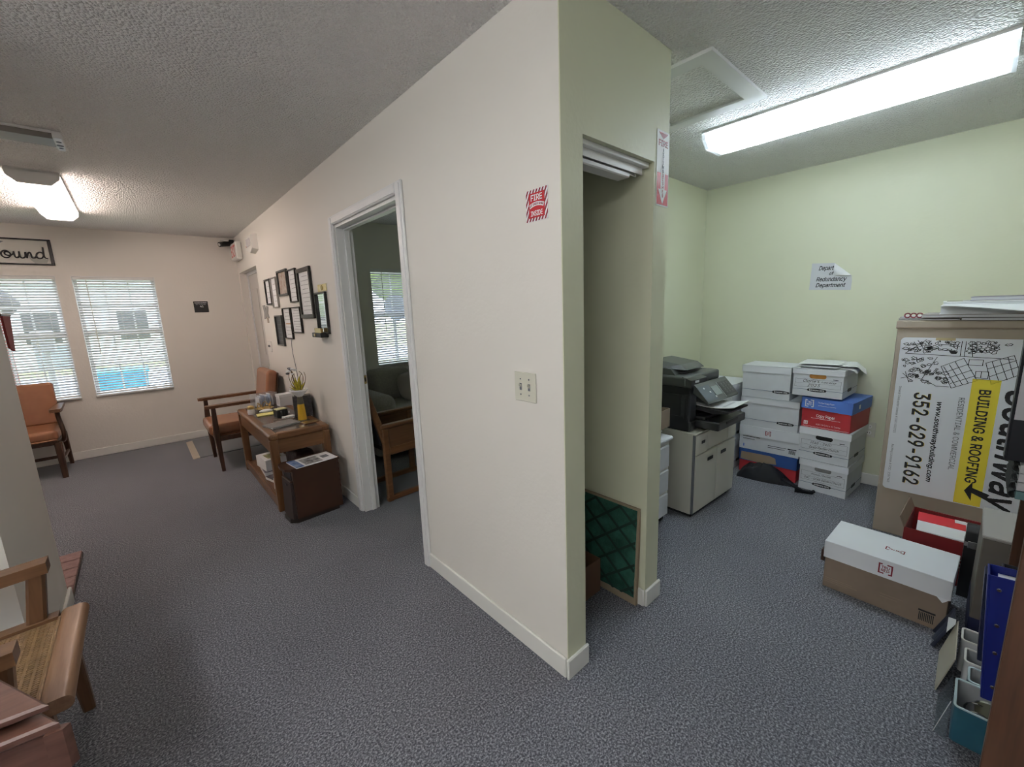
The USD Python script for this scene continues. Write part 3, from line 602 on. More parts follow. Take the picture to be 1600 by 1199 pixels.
framed('dark plaque with light lines, lowest at the left of the frames', 3.565, 3.825, 1.165, 1.465, 0.014, dark_pl2, 'dark', lines=6, cat='plaque', name='wall_plaque')
framed('white certificate with an orange heading hung above the hanging cord', 3.24, 3.50, 1.245, 1.53, 0.008, lines=7, art=lambda t, w, h, fw: part(t, 'orange_line', bx(-0.0072, -0.006, -w * 0.6, w * 0.6, -h * 0.05, h * 0.0), orange_file))
framed('white certificate with many text lines under the biggest black frame', 2.93, 3.22, 1.305, 1.53, 0.008, lines=8)
t = thing('gold_ornament', 'small gold paper ornament above the narrow mirror', 'ornament', (0, 2.345, 1.65))
part(t, 'plate', bx(-0.004, 0, -0.098, 0.098, -0.026, 0.026, 0.002), M('gold_foil', (0.75, 0.62, 0.22), 0.35, var=(30, (0.85, 0.78, 0.5)))); part(t, 'centre_disc', cyl((-0.008, 0, 0), (-0.003, 0, 0), 0.018, n=14), brass)
t = thing('card_holder', 'small black card holder with gold top under the narrow mirror', 'holder', (0, 2.42, 1.285))
part(t, 'tray', bx(-0.06, 0, -0.10, 0.10, 0.0, 0.035, 0.004), black_pl); part(t, 'card', bx(-0.05, -0.03, -0.08, 0.06, 0.02, 0.068, 0.001), brass, label='gold card'); part(t, 'knob', cyl((-0.066, 0.02, 0.018), (-0.058, 0.02, 0.018), 0.012, n=10), brass)
t = thing('metal_ornament', 'small silver cut-out ornament between the entry door and the frames', 'ornament', (0, 4.2, 1.44))
part(t, 'body', flat(Polygon([(-0.12, 0.14), (-0.02, 0.14), (0.0, 0.08), (0.05, 0.13), (0.12, 0.12), (0.08, 0.05), (0.11, 0.0), (0.02, 0.02), (-0.03, 0.0), (-0.11, -0.01), (-0.08, 0.06)]), (-0.001, 0, 0), R_L, U_L, 0.006), frame_silver)
part(t, 'tassel', bx(-0.006, 0, -0.06, 0.0, -0.05, 0.01, 0.002), M('tassel_beige', (0.42, 0.36, 0.28), 0.6))
t = thing('switch_plate', 'white light switch plate beside the entry door', 'light switch', (0, 4.245, 1.135))
part(t, 'plate', bx(-0.006, 0, -0.075, 0.075, -0.057, 0.057, 0.003), white_plastic)
for y in (-0.023, 0.023): part(t, 'toggle', bx(-0.016, -0.005, y - 0.005, y + 0.005, -0.006, 0.014, 0.002), ink_soft)
single('hanging_cord', tube(spline([(-0.006, 3.32, 1.245), (-0.008, 3.35, 1.15), (-0.006, 3.345, 1.08), (-0.008, 3.31, 1.0), (-0.006, 3.30, 0.85)], 30), 0.0025, 6), ink_soft, 'thin dark cord hanging from a certificate down behind the flowers', 'cord', smooth=True)

# outlet on the back wall
t = thing('wall_outlet', 'white double power outlet on the pale green wall beside the file boxes', 'power outlet', (RX, -0.462, 0.436))
part(t, 'plate', bx(-0.006, 0, -0.038, 0.038, -0.058, 0.058, 0.003), ivory)
for z in (-0.024, 0.024):
    f_ = part(t, 'socket_face', mv(rot(lathe([(0.0, 0), (0.0165, 0), (0.0165, 0.003), (0.0, 0.003)], 16), -90, (0, 1, 0)), (-0.0055, 0, z)), white_plastic)
    for y in (-0.006, 0.006): part(f_, 'slot', bx(-0.0092, -0.0084, y - 0.0012, y + 0.0012, z - 0.004, z + 0.005), ink)

# ------------------------------------------------------------------ waiting area furniture
def padded(x0, x1, y0, y1, z0, z1, r): return rbx(x0, x1, y0, y1, z0, z1, r)

def leather_armchair(label, loc, rz):
    """Faces local -y."""
    t = thing('leather_armchair', label, 'armchair', loc, rz)
    part(t, 'seat_cushion', padded(-0.265, 0.265, -0.30, 0.24, 0.35, 0.455, 0.035), leather, smooth=40)
    part(t, 'seat_frame', bx(-0.25, 0.25, -0.26, 0.24, 0.29, 0.352, 0.008), leather)
    back = rot(padded(-0.25, 0.25, 0.175, 0.275, 0.44, 0.92, 0.04), -9, (1, 0, 0), (0, 0.22, 0.44)); part(t, 'backrest', back, leather, smooth=40)
    part(t, 'back_panel', rot(bx(-0.245, 0.245, 0.272, 0.285, 0.40, 0.90, 0.006), -9, (1, 0, 0), (0, 0.22, 0.44)), walnut)
    for s in (-1, 1):
        x = s * 0.29
        part(t, 'leg', [bar((x, -0.24, 0.0), (x, -0.25, 0.40), 0.026, 0.03, (0, 1, 0), 0.045, 0.05), bar((x, -0.25, 0.40), (x, -0.245, 0.625), 0.045, 0.05, (0, 1, 0), 0.03, 0.034)], walnut, kind=None)
        part(t, 'leg', bar((x, 0.31, 0.0), (x, 0.24, 0.64), 0.028, 0.032, (0, 1, 0), 0.042, 0.05), walnut)
        part(t, 'armrest', hull([(x - s * 0.012 + dx, y, z) for y, w in ((-0.31, 0.022), (-0.27, 0.036), (0.0, 0.034), (0.30, 0.026)) for dx in (-w, w) for z in (0.625, 0.652)]), walnut_x)
        part(t, 'side_rail', bx(x - 0.016, x + 0.016, -0.23, 0.25, 0.30, 0.345, 0.004), walnut)
    return t
leather_armchair('tan leather armchair with dark wooden arms between the entry door and the console table', (-0.395, 4.09, 0), -90)

def window_chair():
    t = thing('leather_armchair', 'orange-tan leather side chair with curved arms under the left front window', 'armchair', (-2.035, 5.02, 0), 0)
    part(t, 'seat_cushion', padded(-0.27, 0.27, -0.24, 0.26, 0.37, 0.475, 0.035), leather, smooth=40)
    part(t, 'seat_piping', tube([(-0.26, -0.238, 0.38), (0.26, -0.238, 0.38)], 0.007, 6), leather)
    part(t, 'backrest', rot(padded(-0.255, 0.255, 0.20, 0.285, 0.46, 0.885, 0.03), -7, (1, 0, 0), (0, 0.24, 0.46)), leather, smooth=40)
    part(t, 'seat_frame', bx(-0.265, 0.265, -0.225, 0.25, 0.33, 0.372, 0.006), walnut)
    for s in (-1, 1):
        x = s * 0.255
        part(t, 'leg', bar((x, -0.215, 0), (x, -0.205, 0.35), 0.04, 0.04, (0, 1, 0), 0.055, 0.055), walnut)
        part(t, 'leg', bar((x, 0.335, 0), (x, 0.25, 0.36), 0.032, 0.032, (0, 1, 0), 0.045, 0.05), walnut)
        part(t, 'arm_post', tube(spline([(x + s * 0.025, -0.10, 0.34), (x + s * 0.045, -0.15, 0.45), (x + s * 0.03, -0.12, 0.56), (x + s * 0.035, -0.15, 0.645)], 14), 0.018, 8), walnut, smooth=True)
        part(t, 'armrest', hull([(x + s * 0.03 + dx, y, z) for y, w in ((-0.24, 0.035), (-0.20, 0.042), (0.05, 0.03), (0.24, 0.022)) for dx in (-w, w) for z in (0.64, 0.67)]), walnut_x)
        part(t, 'stretcher', bar((x, -0.2, 0.16), (x, 0.30, 0.16), 0.02, 0.028), walnut)
    part(t, 'stretcher', bar((-0.25, 0.03, 0.16), (0.25, 0.03, 0.16), 0.02, 0.028), walnut)
window_chair()

def cane_armchair():
    """Faces +x; seat front rail at x=-1.35."""
    t = thing('cane_armchair', 'wooden armchair with a woven cane seat at the lower left edge', 'armchair', (-1.62, 0.93, 0))
    wd = wood('worn_oak', (0.30, 0.165, 0.09), (0.20, 0.10, 0.05), 0.4, 1); wd2 = wood('worn_oak_dark', (0.16, 0.078, 0.036), (0.10, 0.045, 0.02), 0.4, 2); wx_ = wood('worn_oak_arm', (0.19, 0.095, 0.045), (0.12, 0.055, 0.025), 0.4, 0)
    x0, x1, y0, y1, z = -0.32, 0.265, -0.27, 0.27, 0.42
    rail = hull(np.vstack([cyl((xx, y0 + 0.004, z - 0.020), (xx, y1 - 0.004, z - 0.020), 0.022, n=20).vertices for xx in (x1 - 0.022, x1 - 0.053)]))
    part(t, 'front_rail', rail, wd, smooth=40)
    part(t, 'back_rail', bx(x0, x0 + 0.06, y0, y1, z - 0.06, z - 0.015, 0.008), wx_)
    for s, yy in ((-1, y0), (1, y1)):
        a, b = sorted((yy, yy - s * 0.045))
        part(t, 'side_rail', hull([(x0 + 0.05, a, z - 0.055), (x0 + 0.05, b, z - 0.055), (x0 + 0.05, a, z - 0.015), (x0 + 0.05, b, z - 0.015), (x1 - 0.075, a, z - 0.045), (x1 - 0.075, b, z - 0.045), (x1 - 0.075, a, z), (x1 - 0.075, b, z)]), wx_)
        part(t, 'leg', bar((x1 - 0.06, yy - s * 0.02, 0.0), (x1 - 0.075, yy - s * 0.03, z - 0.04), 0.034, 0.034, (0, 1, 0), 0.055, 0.05), wd2)
        part(t, 'leg', bar((x0 - 0.06, yy - s * 0.03, 0.0), (x0 + 0.02, yy - s * 0.03, z - 0.02), 0.034, 0.034, (0, 1, 0), 0.05, 0.045), wd2)
        part(t, 'arm_post', bar((x1 - 0.135, yy - s * 0.015, z - 0.05), (x1 - 0.105, yy + s * 0.0, 0.60), 0.05, 0.045, (0, 1, 0), 0.046, 0.05), wd2)
        part(t, 'armrest', hull([(xx, yy + s * dy, zz) for xx, zt in ((x1 - 0.075, 0.625), (x0 - 0.05, 0.595)) for dy in (-0.03, 0.032) for zz in (zt - 0.04, zt)]), wx_)
        part(t, 'back_post', bar((x0 + 0.03, yy - s * 0.03, z - 0.02), (x0 - 0.12, yy - s * 0.03, 0.82), 0.045, 0.04, (0, 1, 0), 0.036, 0.034), wd2)
    part(t, 'crest_rail', bx(x0 - 0.14, x0 - 0.10, y0, y1, 0.76, 0.84, 0.012), wx_)
    for k in range(5): part(t, 'back_slat', bar((x0 + 0.0, -0.16 + 0.08 * k, z - 0.01), (x0 - 0.115, -0.16 + 0.08 * k, 0.77), 0.03, 0.012, (1, 0, 0)), wx_)
    cane = M('cane', (0.27, 0.155, 0.066), 0.5, var=(40, (0.18, 0.098, 0.04))); cane2 = M('cane_dark', (0.17, 0.085, 0.034), 0.6)
    ax0, ax1, ay0, ay1 = x0 + 0.055, x1 - 0.072, y0 + 0.042, y1 - 0.042; zs = lambda x: z - 0.012 - 0.014 * (x1 - x) / 0.58
    part(t, 'seat_base', hull([(x, y, zs(x) - d) for x in (ax0, ax1) for y in (ay0, ay1) for d in (0.006, 0.010)]), cane2)
    st = []
    for y in np.arange(ay0, ay1, 0.0105): st.append(bar((ax0, y, zs(ax0)), (ax1, y, zs(ax1)), 0.0066, 0.004))
    for i, x in enumerate(np.arange(ax0, ax1, 0.0115)): st.append(bx(x, x + 0.0068, ay0, ay1, zs(x) - 0.004, zs(x) + 0.0008 + 0.0012 * (i % 2)))
    part(t, 'cane_weave', cat_(st), cane, kind='stuff', label='woven cane seat panel')
    part(t, 'cane_border', tube([(ax1, ay0, z - 0.006), (ax1, ay1, z - 0.006)], 0.0045, 6), cane)
cane_armchair()

def corner_stand():
    t = thing('corner_table', 'worn red-brown wooden stand with a pointed top in the bottom left corner', 'table', (0, 0, 0))
    top = Polygon([(-1.340, 0.355), (-1.462, 0.585), (-1.75, 0.585), (-1.82, 0.42)]); low = Polygon([(-1.328, 0.335), (-1.80, 0.395), (-1.74, 0.575), (-1.455, 0.575)])
    def slab(p, z0, z1, c=0.005):
        a = np.array(p.exterior.coords)[:-1]; i = np.array(p.buffer(-c).exterior.coords)[:-1]
        return hull([(x, y, z) for x, y in i for z in (z0, z1)] + [(x, y, z) for x, y in a for z in (z0 + c, z1 - c)])
    part(t, 'top_board', slab(top, 0.598, 0.618), redwood)
    part(t, 'gap_block', slab(top.buffer(-0.035), 0.578, 0.599, 0.002), dark_brown)
    part(t, 'second_board', slab(low, 0.556, 0.579), redwood)
    part(t, 'apron', slab(low.buffer(-0.012), 0.44, 0.557, 0.003), redwood)
    part(t, 'foot_board', slab(low.buffer(-0.02), 0.0, 0.03, 0.003), redwood)
    for (x, y) in ((-1.352, 0.352), (-1.47, 0.555), (-1.735, 0.555), (-1.785, 0.415)): part(t, 'leg', bar((x, y, 0.03), (x, y, 0.45), 0.030, 0.030, (0, 1, 0), 0.034, 0.034), redwood)
    part(t, 'corner_trim', hull([(-1.325 + a, 0.327 + b, z) for a, b in ((0, 0), (-0.02, 0.03), (-0.03, 0.005), (0.012, 0.012)) for z in (0.46, 0.56)]), redwood)
corner_stand()

def console_table():
    t = thing('console_table', 'brown wooden console table with rounded edges and a low shelf', 'table', (-0.255, 3.06, 0))
    x0, x1, y0, y1, zt = -0.215, 0.215, -0.64, 0.64, 0.60
    for (a, b, c, d) in ((x0, x0 + 0.07, y0, y1), (x1 - 0.07, x1, y0, y1)): part(t, 'top_rail', rbx(a, b, c, d, zt - 0.05, zt, 0.02), oak, smooth=40)
    for (a, b, c, d) in ((x0 + 0.05, x1 - 0.05, y0, y0 + 0.08), (x0 + 0.05, x1 - 0.05, y1 - 0.08, y1)): part(t, 'top_rail', rbx(a, b, c, d, zt - 0.05, zt, 0.02), oak_x, smooth=40)
    part(t, 'inset_panel', bx(x0 + 0.06, x1 - 0.06, y0 + 0.07, y1 - 0.07, zt - 0.03, zt - 0.002), M('smoked_inset', (0.12, 0.095, 0.08), 0.12), label='dark glossy inset panel')
    for x in (x0 + 0.012, x1 - 0.03): part(t, 'apron', bx(x, x + 0.018, y0 + 0.05, y1 - 0.05, zt - 0.15, zt - 0.045, 0.003), oak)
    for y in (y0 + 0.012, y1 - 0.03): part(t, 'apron', bx(x0 + 0.04, x1 - 0.04, y, y + 0.018, zt - 0.15, zt - 0.045, 0.003), oak_x)
    for x in (x0 + 0.03, x1 - 0.03):
        for y in (y0 + 0.03, y1 - 0.03): part(t, 'leg', rbx(x - 0.028, x + 0.028, y - 0.028, y + 0.028, 0.0, zt - 0.04, 0.01), oak_z, smooth=40)
    part(t, 'low_shelf', bx(x0 + 0.03, x1 - 0.03, y0 + 0.05, y1 - 0.05, 0.065, 0.085, 0.002), oak)
    for x in (x0 + 0.006, x1 - 0.028): part(t, 'shelf_rail', bx(x, x + 0.022, y0 + 0.05, y1 - 0.05, 0.025, 0.10, 0.004), oak)
console_table()

# ------------------------------------------------------------------ things on the console table (top z = 0.60)
TZ = 0.5985
acryl = see_through('clear_acrylic', (0.94, 0.95, 0.96), 0.03, 0.93)
t = thing('acrylic_bin', 'clear acrylic bin holding pale blue packets at the far end of the console table', 'bin', (-0.245, 3.63, TZ), 12)
for b in (bx(-0.1, 0.1, -0.06, -0.057, 0.003, 0.13), bx(-0.1, 0.1, 0.057, 0.06, 0.003, 0.13), bx(-0.1, -0.097, -0.057, 0.057, 0.003, 0.13), bx(0.097, 0.1, -0.057, 0.057, 0.003, 0.13), bx(-0.1, 0.1, -0.06, 0.06, 0, 0.003)): part(t, 'panel', b, acryl)
pb = M('packet_blue', (0.40, 0.50, 0.66), 0.5)
for i in range(7):
    dx = -0.062 + i * 0.0205; a = math.radians(12)
    t2 = thing('packet', f'pale blue packet in the clear acrylic bin, {["front", "second", "third", "fourth", "fifth", "sixth", "rear"][i]} of the row', 'packet', (-0.245 + dx * math.cos(a), 3.63 + dx * math.sin(a), TZ + 0.0045), 12, ry=(3, -2, 2, 0, -3, 1, -2)[i])
    part(t2, 'pouch', rbx(-0.006, 0.006, -0.04, 0.04, 0.001, 0.085 + 0.012 * (i % 3), 0.0055), pb if i % 3 else paper, smooth=40); part(t2, 'seal', bx(-0.002, 0.002, -0.038, 0.038, 0.08, 0.095 + 0.012 * (i % 3)), paper)
t = thing('trinket_dish', 'brass wire dish behind the white oval stone on the console table', 'dish', (-0.285, 3.44, TZ))
part(t, 'dish', lathe([(0.001, 0.002), (0.05, 0.002), (0.075, 0.02), (0.078, 0.02), (0.052, 0.0), (0.001, 0.0)], 24), brass, smooth=40)
for k in range(5):
    a = k * 1.25; part(t, 'wire_loop', tube([(0.055 * math.cos(a + q) , 0.055 * math.sin(a + q), 0.02 + 0.05 * math.sin(math.pi * (q + 0.6) / 1.2)) for q in np.linspace(-0.6, 0.6, 10)], 0.003, 5), brass)
single('oval_stone', mv(trimesh.Trimesh(*[(lambda s: (s.vertices * [0.055, 0.034, 0.016], s.faces))(trimesh.creation.icosphere(3, 1.0))][0]), (-0.300, 3.305, TZ + 0.0165)), paper, 'white oval stone between the yellow notepad and the brass wire dish', 'stone', smooth=True)
t = thing('lidded_jar', 'small white jar with a gold lid near the front edge of the console table', 'jar', (-0.412, 3.33, TZ))
part(t, 'jar_body', lathe([(0.001, 0), (0.026, 0), (0.030, 0.02), (0.026, 0.05), (0.001, 0.05)], 20), paper, smooth=40); part(t, 'jar_lid', lathe([(0.028, 0.05), (0.029, 0.07), (0.015, 0.08), (0.001, 0.082)], 20), brass, smooth=40)
t = thing('note_pad', 'yellow sticky notepad lying on the console table', 'notepad', (-0.318, 3.205, TZ), -6)
part(t, 'pad', bx(-0.075, 0.075, -0.055, 0.055, 0, 0.010, 0.001), M('note_yellow', (0.74, 0.68, 0.24), 0.6)); part(t, 'backing_card', bx(-0.077, 0.077, -0.057, 0.057, -0.0, 0.0015), dark_pl)
t = thing('pen_holder', 'black square pen holder with a yellow top beside the notepad', 'pen holder', (-0.245, 3.02, TZ), 8)
part(t, 'body', bx(-0.045, 0.045, -0.04, 0.04, 0, 0.066, 0.004), black_pl); part(t, 'note_stack', bx(-0.04, 0.04, -0.035, 0.035, 0.066, 0.074, 0.001), M('note_pale', (0.72, 0.70, 0.40), 0.6)); part(t, 'ribs', cat_([bx(-0.04 + 0.018 * k, -0.034 + 0.018 * k, -0.043, -0.039, 0.006, 0.058) for k in range(5)]), dark_pl, kind='stuff'); part(t, 'knob', cyl((0.05, -0.03, 0.035), (0.062, -0.034, 0.035), 0.01, n=12), paper)
t = thing('small_carton', 'small white carton box at the wall side of the console table', 'box', (-0.092, 3.52, TZ), 6)
part(t, 'body', bx(-0.06, 0.06, -0.05, 0.05, 0, 0.098, 0.002), card_white); part(t, 'lid', bx(-0.063, 0.063, -0.053, 0.053, 0.090, 0.115, 0.002), card_lid); part(t, 'label_patch', bx(-0.0608, -0.0598, -0.03, 0.03, 0.02, 0.07), paper_grey)
t = thing('dark_purse', 'black handbag with white bow at the wall end of the console table', 'handbag', (-0.088, 2.93, TZ), -12)
bag_m = M('bag_black', (0.022, 0.02, 0.023), 0.45, var=(40, (0.06, 0.055, 0.06)))
part(t, 'bag_body', hull([(x * sx_, y * sy, z) for x, sx_ in ((-0.07, 1), (0.07, 1)) for z, sy, in ((0.003, 1), (0.09, 0.95), (0.175, 0.55)) for y in (-0.085, 0.085)]), bag_m)
part(t, 'handle', tube([(0.0, 0.06 * math.cos(a), 0.17 + 0.07 * math.sin(a)) for a in np.linspace(0, math.pi, 14)], 0.006, 7), bag_m)
for k in range(6):
    a = k * math.pi / 3; part(t, 'bow_petal', hull([(-0.055, 0.03, 0.185)] + [(-0.06 - 0.008 * q, 0.03 + 0.045 * math.cos(a + d), 0.185 + 0.04 * math.sin(a + d)) for d in (-0.3, 0.3) for q in (0, 1)]), paper, label='white bow')
t = thing('flower_vase', 'tall glass vase of yellow liquid with yellow and white flowers on the console table', 'vase', (-0.15, 2.735, TZ))
part(t, 'vase_glass', lathe([(0.001, 0.002), (0.036, 0.0), (0.038, 0.006), (0.030, 0.10), (0.024, 0.18), (0.022, 0.20), (0.05, 0.245), (0.062, 0.258), (0.060, 0.259), (0.047, 0.247), (0.020, 0.202)], 8), see_through('vase_clear', (0.92, 0.90, 0.80), 0.02, 0.92), smooth=30)
part(t, 'yellow_liquid', lathe([(0.001, 0.006), (0.034, 0.006), (0.0285, 0.10), (0.026, 0.135), (0.001, 0.137)], 8), M('yellow_liquid', (0.80, 0.50, 0.02), 0.25), smooth=30)
part(t, 'dark_stem_bundle', lathe([(0.001, 0.138), (0.022, 0.138), (0.019, 0.20), (0.001, 0.2)], 10), M('stem_dark', (0.06, 0.05, 0.03), 0.6))
part(t, 'white_collar', lathe([(0.02, 0.20), (0.045, 0.225), (0.072, 0.252), (0.066, 0.262), (0.04, 0.24), (0.02, 0.22)], 16), paper, smooth=40)
yel = M('petal_yellow', (0.66, 0.55, 0.05), 0.5, var=(60, (0.42, 0.40, 0.04))); stem_m = M('stem_brown', (0.14, 0.10, 0.05), 0.6)
for k in range(14):
    a = k * 2.399; r = 0.03 + 0.055 * ((k * 37) % 10) / 10; z1 = 0.27 + 0.11 * ((k * 53) % 10) / 10
    b = np.array([0.01 * math.cos(a), 0.01 * math.sin(a), 0.235]); e_ = np.array([r * math.cos(a), r * math.sin(a) , z1]); s_ = np.cross(e_ - b, [0, 0, 1]); s_ = s_ / (np.linalg.norm(s_) + 1e-9) * 0.016
    m_ = (b + e_) / 2 + [0, 0, 0.008]
    part(t, 'petal', hull([b, e_, m_ + s_, m_ - s_, m_ + [0, 0, 0.006]]), yel)
for k in range(6):
    a = 0.5 + k * 1.05; part(t, 'twig', tube(spline([(0.005 * math.cos(a), 0.005 * math.sin(a), 0.23), (0.05 * math.cos(a), 0.06 * math.sin(a), 0.31), (0.06 * math.cos(a), 0.075 * math.sin(a), 0.36), (0.05 * math.cos(a + 0.3), 0.09 * math.sin(a + 0.3), 0.40)], 10), 0.0022, 5), stem_m)
for k in range(2):
    part(t, 'flower_stem', tube(spline([(0, 0.0, 0.23), (-0.015, 0.04 + 0.02 * k, 0.32), (-0.02, 0.06 + 0.02 * k, 0.41)], 8), 0.0025, 5), stem_m)
for k in range(11):
    v_ = rng.normal(size=3) * [0.022, 0.028, 0.016] + [-0.02, 0.065, 0.425]; s_ = trimesh.creation.icosphere(1, 1.0); s_.vertices = s_.vertices * [0.014, 0.014, 0.009] + v_
    part(t, 'blossom', s_, paper if k % 3 else M('blossom_dark_%d' % k, (0.10, 0.10, 0.12), 0.6), smooth=True)
t = thing('business_cards', 'stack of white business cards beside the vase', 'cards', (-0.215, 2.90, TZ), 10)
for k in range(5): part(t, 'card', rot(bx(-0.045, 0.045, -0.026, 0.026, 0.001 + 0.004 * k, 0.0047 + 0.004 * k), random.uniform(-9, 9), (0, 0, 1)), paper)
t = thing('oval_tray', 'thin dark oval tray in front of the business cards', 'tray', (-0.27, 2.835, TZ), 5)
tr = affinity.scale(Point(0, 0).buffer(0.04, 16), 2.0, 0.9); part(t, 'tray_base', ext(tr, 0.003), black_pl); part(t, 'tray_rim', mv(ext(tr.difference(tr.buffer(-0.005)), 0.010), (0, 0, 0.003)), M('tray_rim', (0.42, 0.34, 0.31), 0.4))
t = thing('folder', 'flat grey folder at the near corner of the console table', 'folder', (-0.315, 2.705, TZ), 14)
part(t, 'cover', bx(-0.11, 0.11, -0.085, 0.085, 0, 0.006, 0.001), M('folder_grey', (0.20, 0.20, 0.195), 0.35)); part(t, 'pages', bx(-0.106, 0.106, -0.081, 0.081, 0.006, 0.011, 0.001), paper_grey); part(t, 'top_cover', bx(-0.11, 0.11, -0.085, 0.085, 0.011, 0.014, 0.001), M('folder_grey_top', (0.24, 0.24, 0.235), 0.3))
t = thing('coaster', 'brown wooden coaster at the foot of the flower vase', 'coaster', (-0.135, 2.60, TZ), 10)
part(t, 'plate', bx(-0.06, 0.06, -0.045, 0.045, 0, 0.008, 0.002), M('coaster_brown', (0.13, 0.055, 0.025), 0.3)); part(t, 'rim', bx(-0.05, 0.05, -0.037, 0.037, 0.008, 0.010, 0.001), brass)

# low shelf of the console table (top z = 0.085)
def magazine(name, label, cx, cy, z, w, d, n, rz, mats, cat='magazine', tk=0.006):
    t = thing(name, label, cat, (cx, cy, z), rz)
    part(t, 'pages', bx(-w / 2, w / 2, -d / 2, d / 2, 0.0008, n * tk - 0.0008), paper); part(t, 'cover', bx(-w / 2 - 0.001, w / 2 + 0.001, -d / 2 - 0.001, d / 2 + 0.001, n * tk - 0.0008, n * tk), mats[0])
    if len(mats) > 1: part(t, 'cover_picture', bx(-w * 0.3, w * 0.32, -d * 0.3, d * 0.25, n * tk, n * tk + 0.0006), mats[1])
    part(t, 'back_cover', bx(-w / 2 - 0.001, w / 2 + 0.001, -d / 2 - 0.001, d / 2 + 0.001, 0, 0.0008), mats[0])
photo_g = M('photo_green', (0.14, 0.20, 0.06), 0.4, var=(40, (0.55, 0.50, 0.30))); mag_dark = M('magazine_dark', (0.06, 0.055, 0.07), 0.35, var=(18, (0.22, 0.20, 0.22))); mag_lilac = M('magazine_lilac', (0.22, 0.20, 0.26), 0.4, var=(14, (0.10, 0.09, 0.12)))
magazine('directory_book', 'thick white directory with a green photo cover on the low table shelf', -0.325, 3.22, 0.1225, 0.18, 0.25, 16, 6, (paper, photo_g), 'book')
magazine('magazine_stack', 'dark wrinkled magazine under the thick directory on the low table shelf', -0.325, 3.19, 0.0858, 0.18, 0.27, 6, -3, (mag_lilac,))
magazine('magazine', 'dark magazine fanned out on the low table shelf', -0.322, 2.945, 0.0858, 0.19, 0.16, 4, 12, (mag_dark,))
magazine('booklet', 'white booklet pile on the low table shelf beside the front rail', -0.335, 2.77, 0.0858, 0.16, 0.15, 7, -10, (paper,), 'booklet')
magazine('leaflet', 'single white leaflet next to the near leg on the low table shelf', -0.322, 2.605, 0.0858, 0.19, 0.13, 1, 9, (paper,), 'leaflet')
magazine('picture_book', 'dark blue picture book standing room under the black pouch on the low table shelf', -0.152, 3.02, 0.0858, 0.15, 0.28, 5, 2, (M('cover_navy', (0.03, 0.04, 0.10), 0.35),), 'book')
t = thing('pouch', 'dark brown quilted pouch sitting on the low table shelf', 'pouch', (-0.145, 2.99, 0.117), 15)
s_ = trimesh.creation.icosphere(4, 1.0); v_ = s_.vertices; q_ = np.sign(v_) * np.abs(v_) ** 0.55; s_.vertices = q_ * [0.088, 0.12, 0.088] * (1 + 0.05 * (meshkit.noise(v_ * 4) - 0.5))[:, None] + [0, 0, 0.088]
s_.vertices[:, 2] = np.maximum(s_.vertices[:, 2], 0.0)
part(t, 'pouch_body', s_, M('pouch_brown', (0.035, 0.016, 0.016), 0.4, bump=(60, 0.5, 0.006)), smooth=True); part(t, 'pouch_handle', tube([(0.0, 0.05 * math.cos(a), 0.17 + 0.03 * math.sin(a)) for a in np.linspace(0, math.pi, 10)], 0.006, 6), bag_m)

# brown speaker box with a magazine on top, beside the table
t = thing('box_speaker', 'dark brown box speaker with a rounded front standing beside the console table', 'speaker', (-0.272, 2.255, 0.0), 4)
R4 = np.eye(4); R4[:3, :3] = [[1, 0, 0], [0, 0, -1], [0, 1, 0]]
side = Polygon([(-0.145, 0.02), (0.18, 0.02), (0.18, 0.385), (-0.145, 0.385)])
m_ = ext(side, 0.20); R4[:3, 3] = [0, 0.10, 0]; m_.apply_transform(R4); part(t, 'cabinet', m_, dark_brown)
part(t, 'top_panel', hull([(x, y, z) for z in (0.385, 0.405) for x, y in ((0.185, -0.108), (0.185, 0.108), (-0.15, -0.108), (-0.15, 0.108), (-0.182, -0.07), (-0.182, 0.07), (-0.190, 0.0))]), dark_brown)
m_ = ext(Polygon([(-0.145, 0.03), (-0.150, 0.30), (-0.162, 0.30), (-0.172, 0.03)]), 0.18); R4[:3, 3] = [0, 0.09, 0]; m_.apply_transform(R4); part(t, 'grille', m_, M('grille_brown', (0.035, 0.022, 0.02), 0.6))
part(t, 'port_slot', bx(-0.150, -0.146, -0.075, 0.075, 0.315, 0.37), ink); part(t, 'slot_lip', bx(-0.162, -0.146, -0.09, 0.09, 0.300, 0.312, 0.003), dark_brown)
part(t, 'base_bar', hull([(x, y, z) for z in (0.0, 0.03) for x, y in ((-0.145, -0.10), (-0.145, 0.10), (-0.185, -0.06), (-0.185, 0.06), (0.15, -0.1), (0.15, 0.1))]), M('base_black', (0.02, 0.014, 0.012), 0.5))
part(t, 'badge', bx(-0.168, -0.163, -0.02, 0.02, 0.265, 0.28, 0.001), ink)
t = thing('magazine', 'blue and white magazine with a grey house photo lying on the brown speaker box', 'magazine', (-0.265, 2.19 + 0.035, 0.4055), 6)
part(t, 'pages', bx(-0.13, 0.16, -0.095, 0.095, 0, 0.006), paper)
part(t, 'blue_panel', bx(-0.13, -0.075, -0.095, 0.095, 0.006, 0.0066), M('mag_blue', (0.05, 0.13, 0.36), 0.3, var=(20, (0.35, 0.47, 0.66)))); part(t, 'photo', bx(-0.06, 0.06, -0.085, 0.06, 0.006, 0.0066), M('mag_photo', (0.10, 0.11, 0.12), 0.3, var=(45, (0.55, 0.56, 0.56))))
part(t, 'print_block', bx(0.08, 0.13, -0.03, 0.03, 0.006, 0.0066), ink_soft)

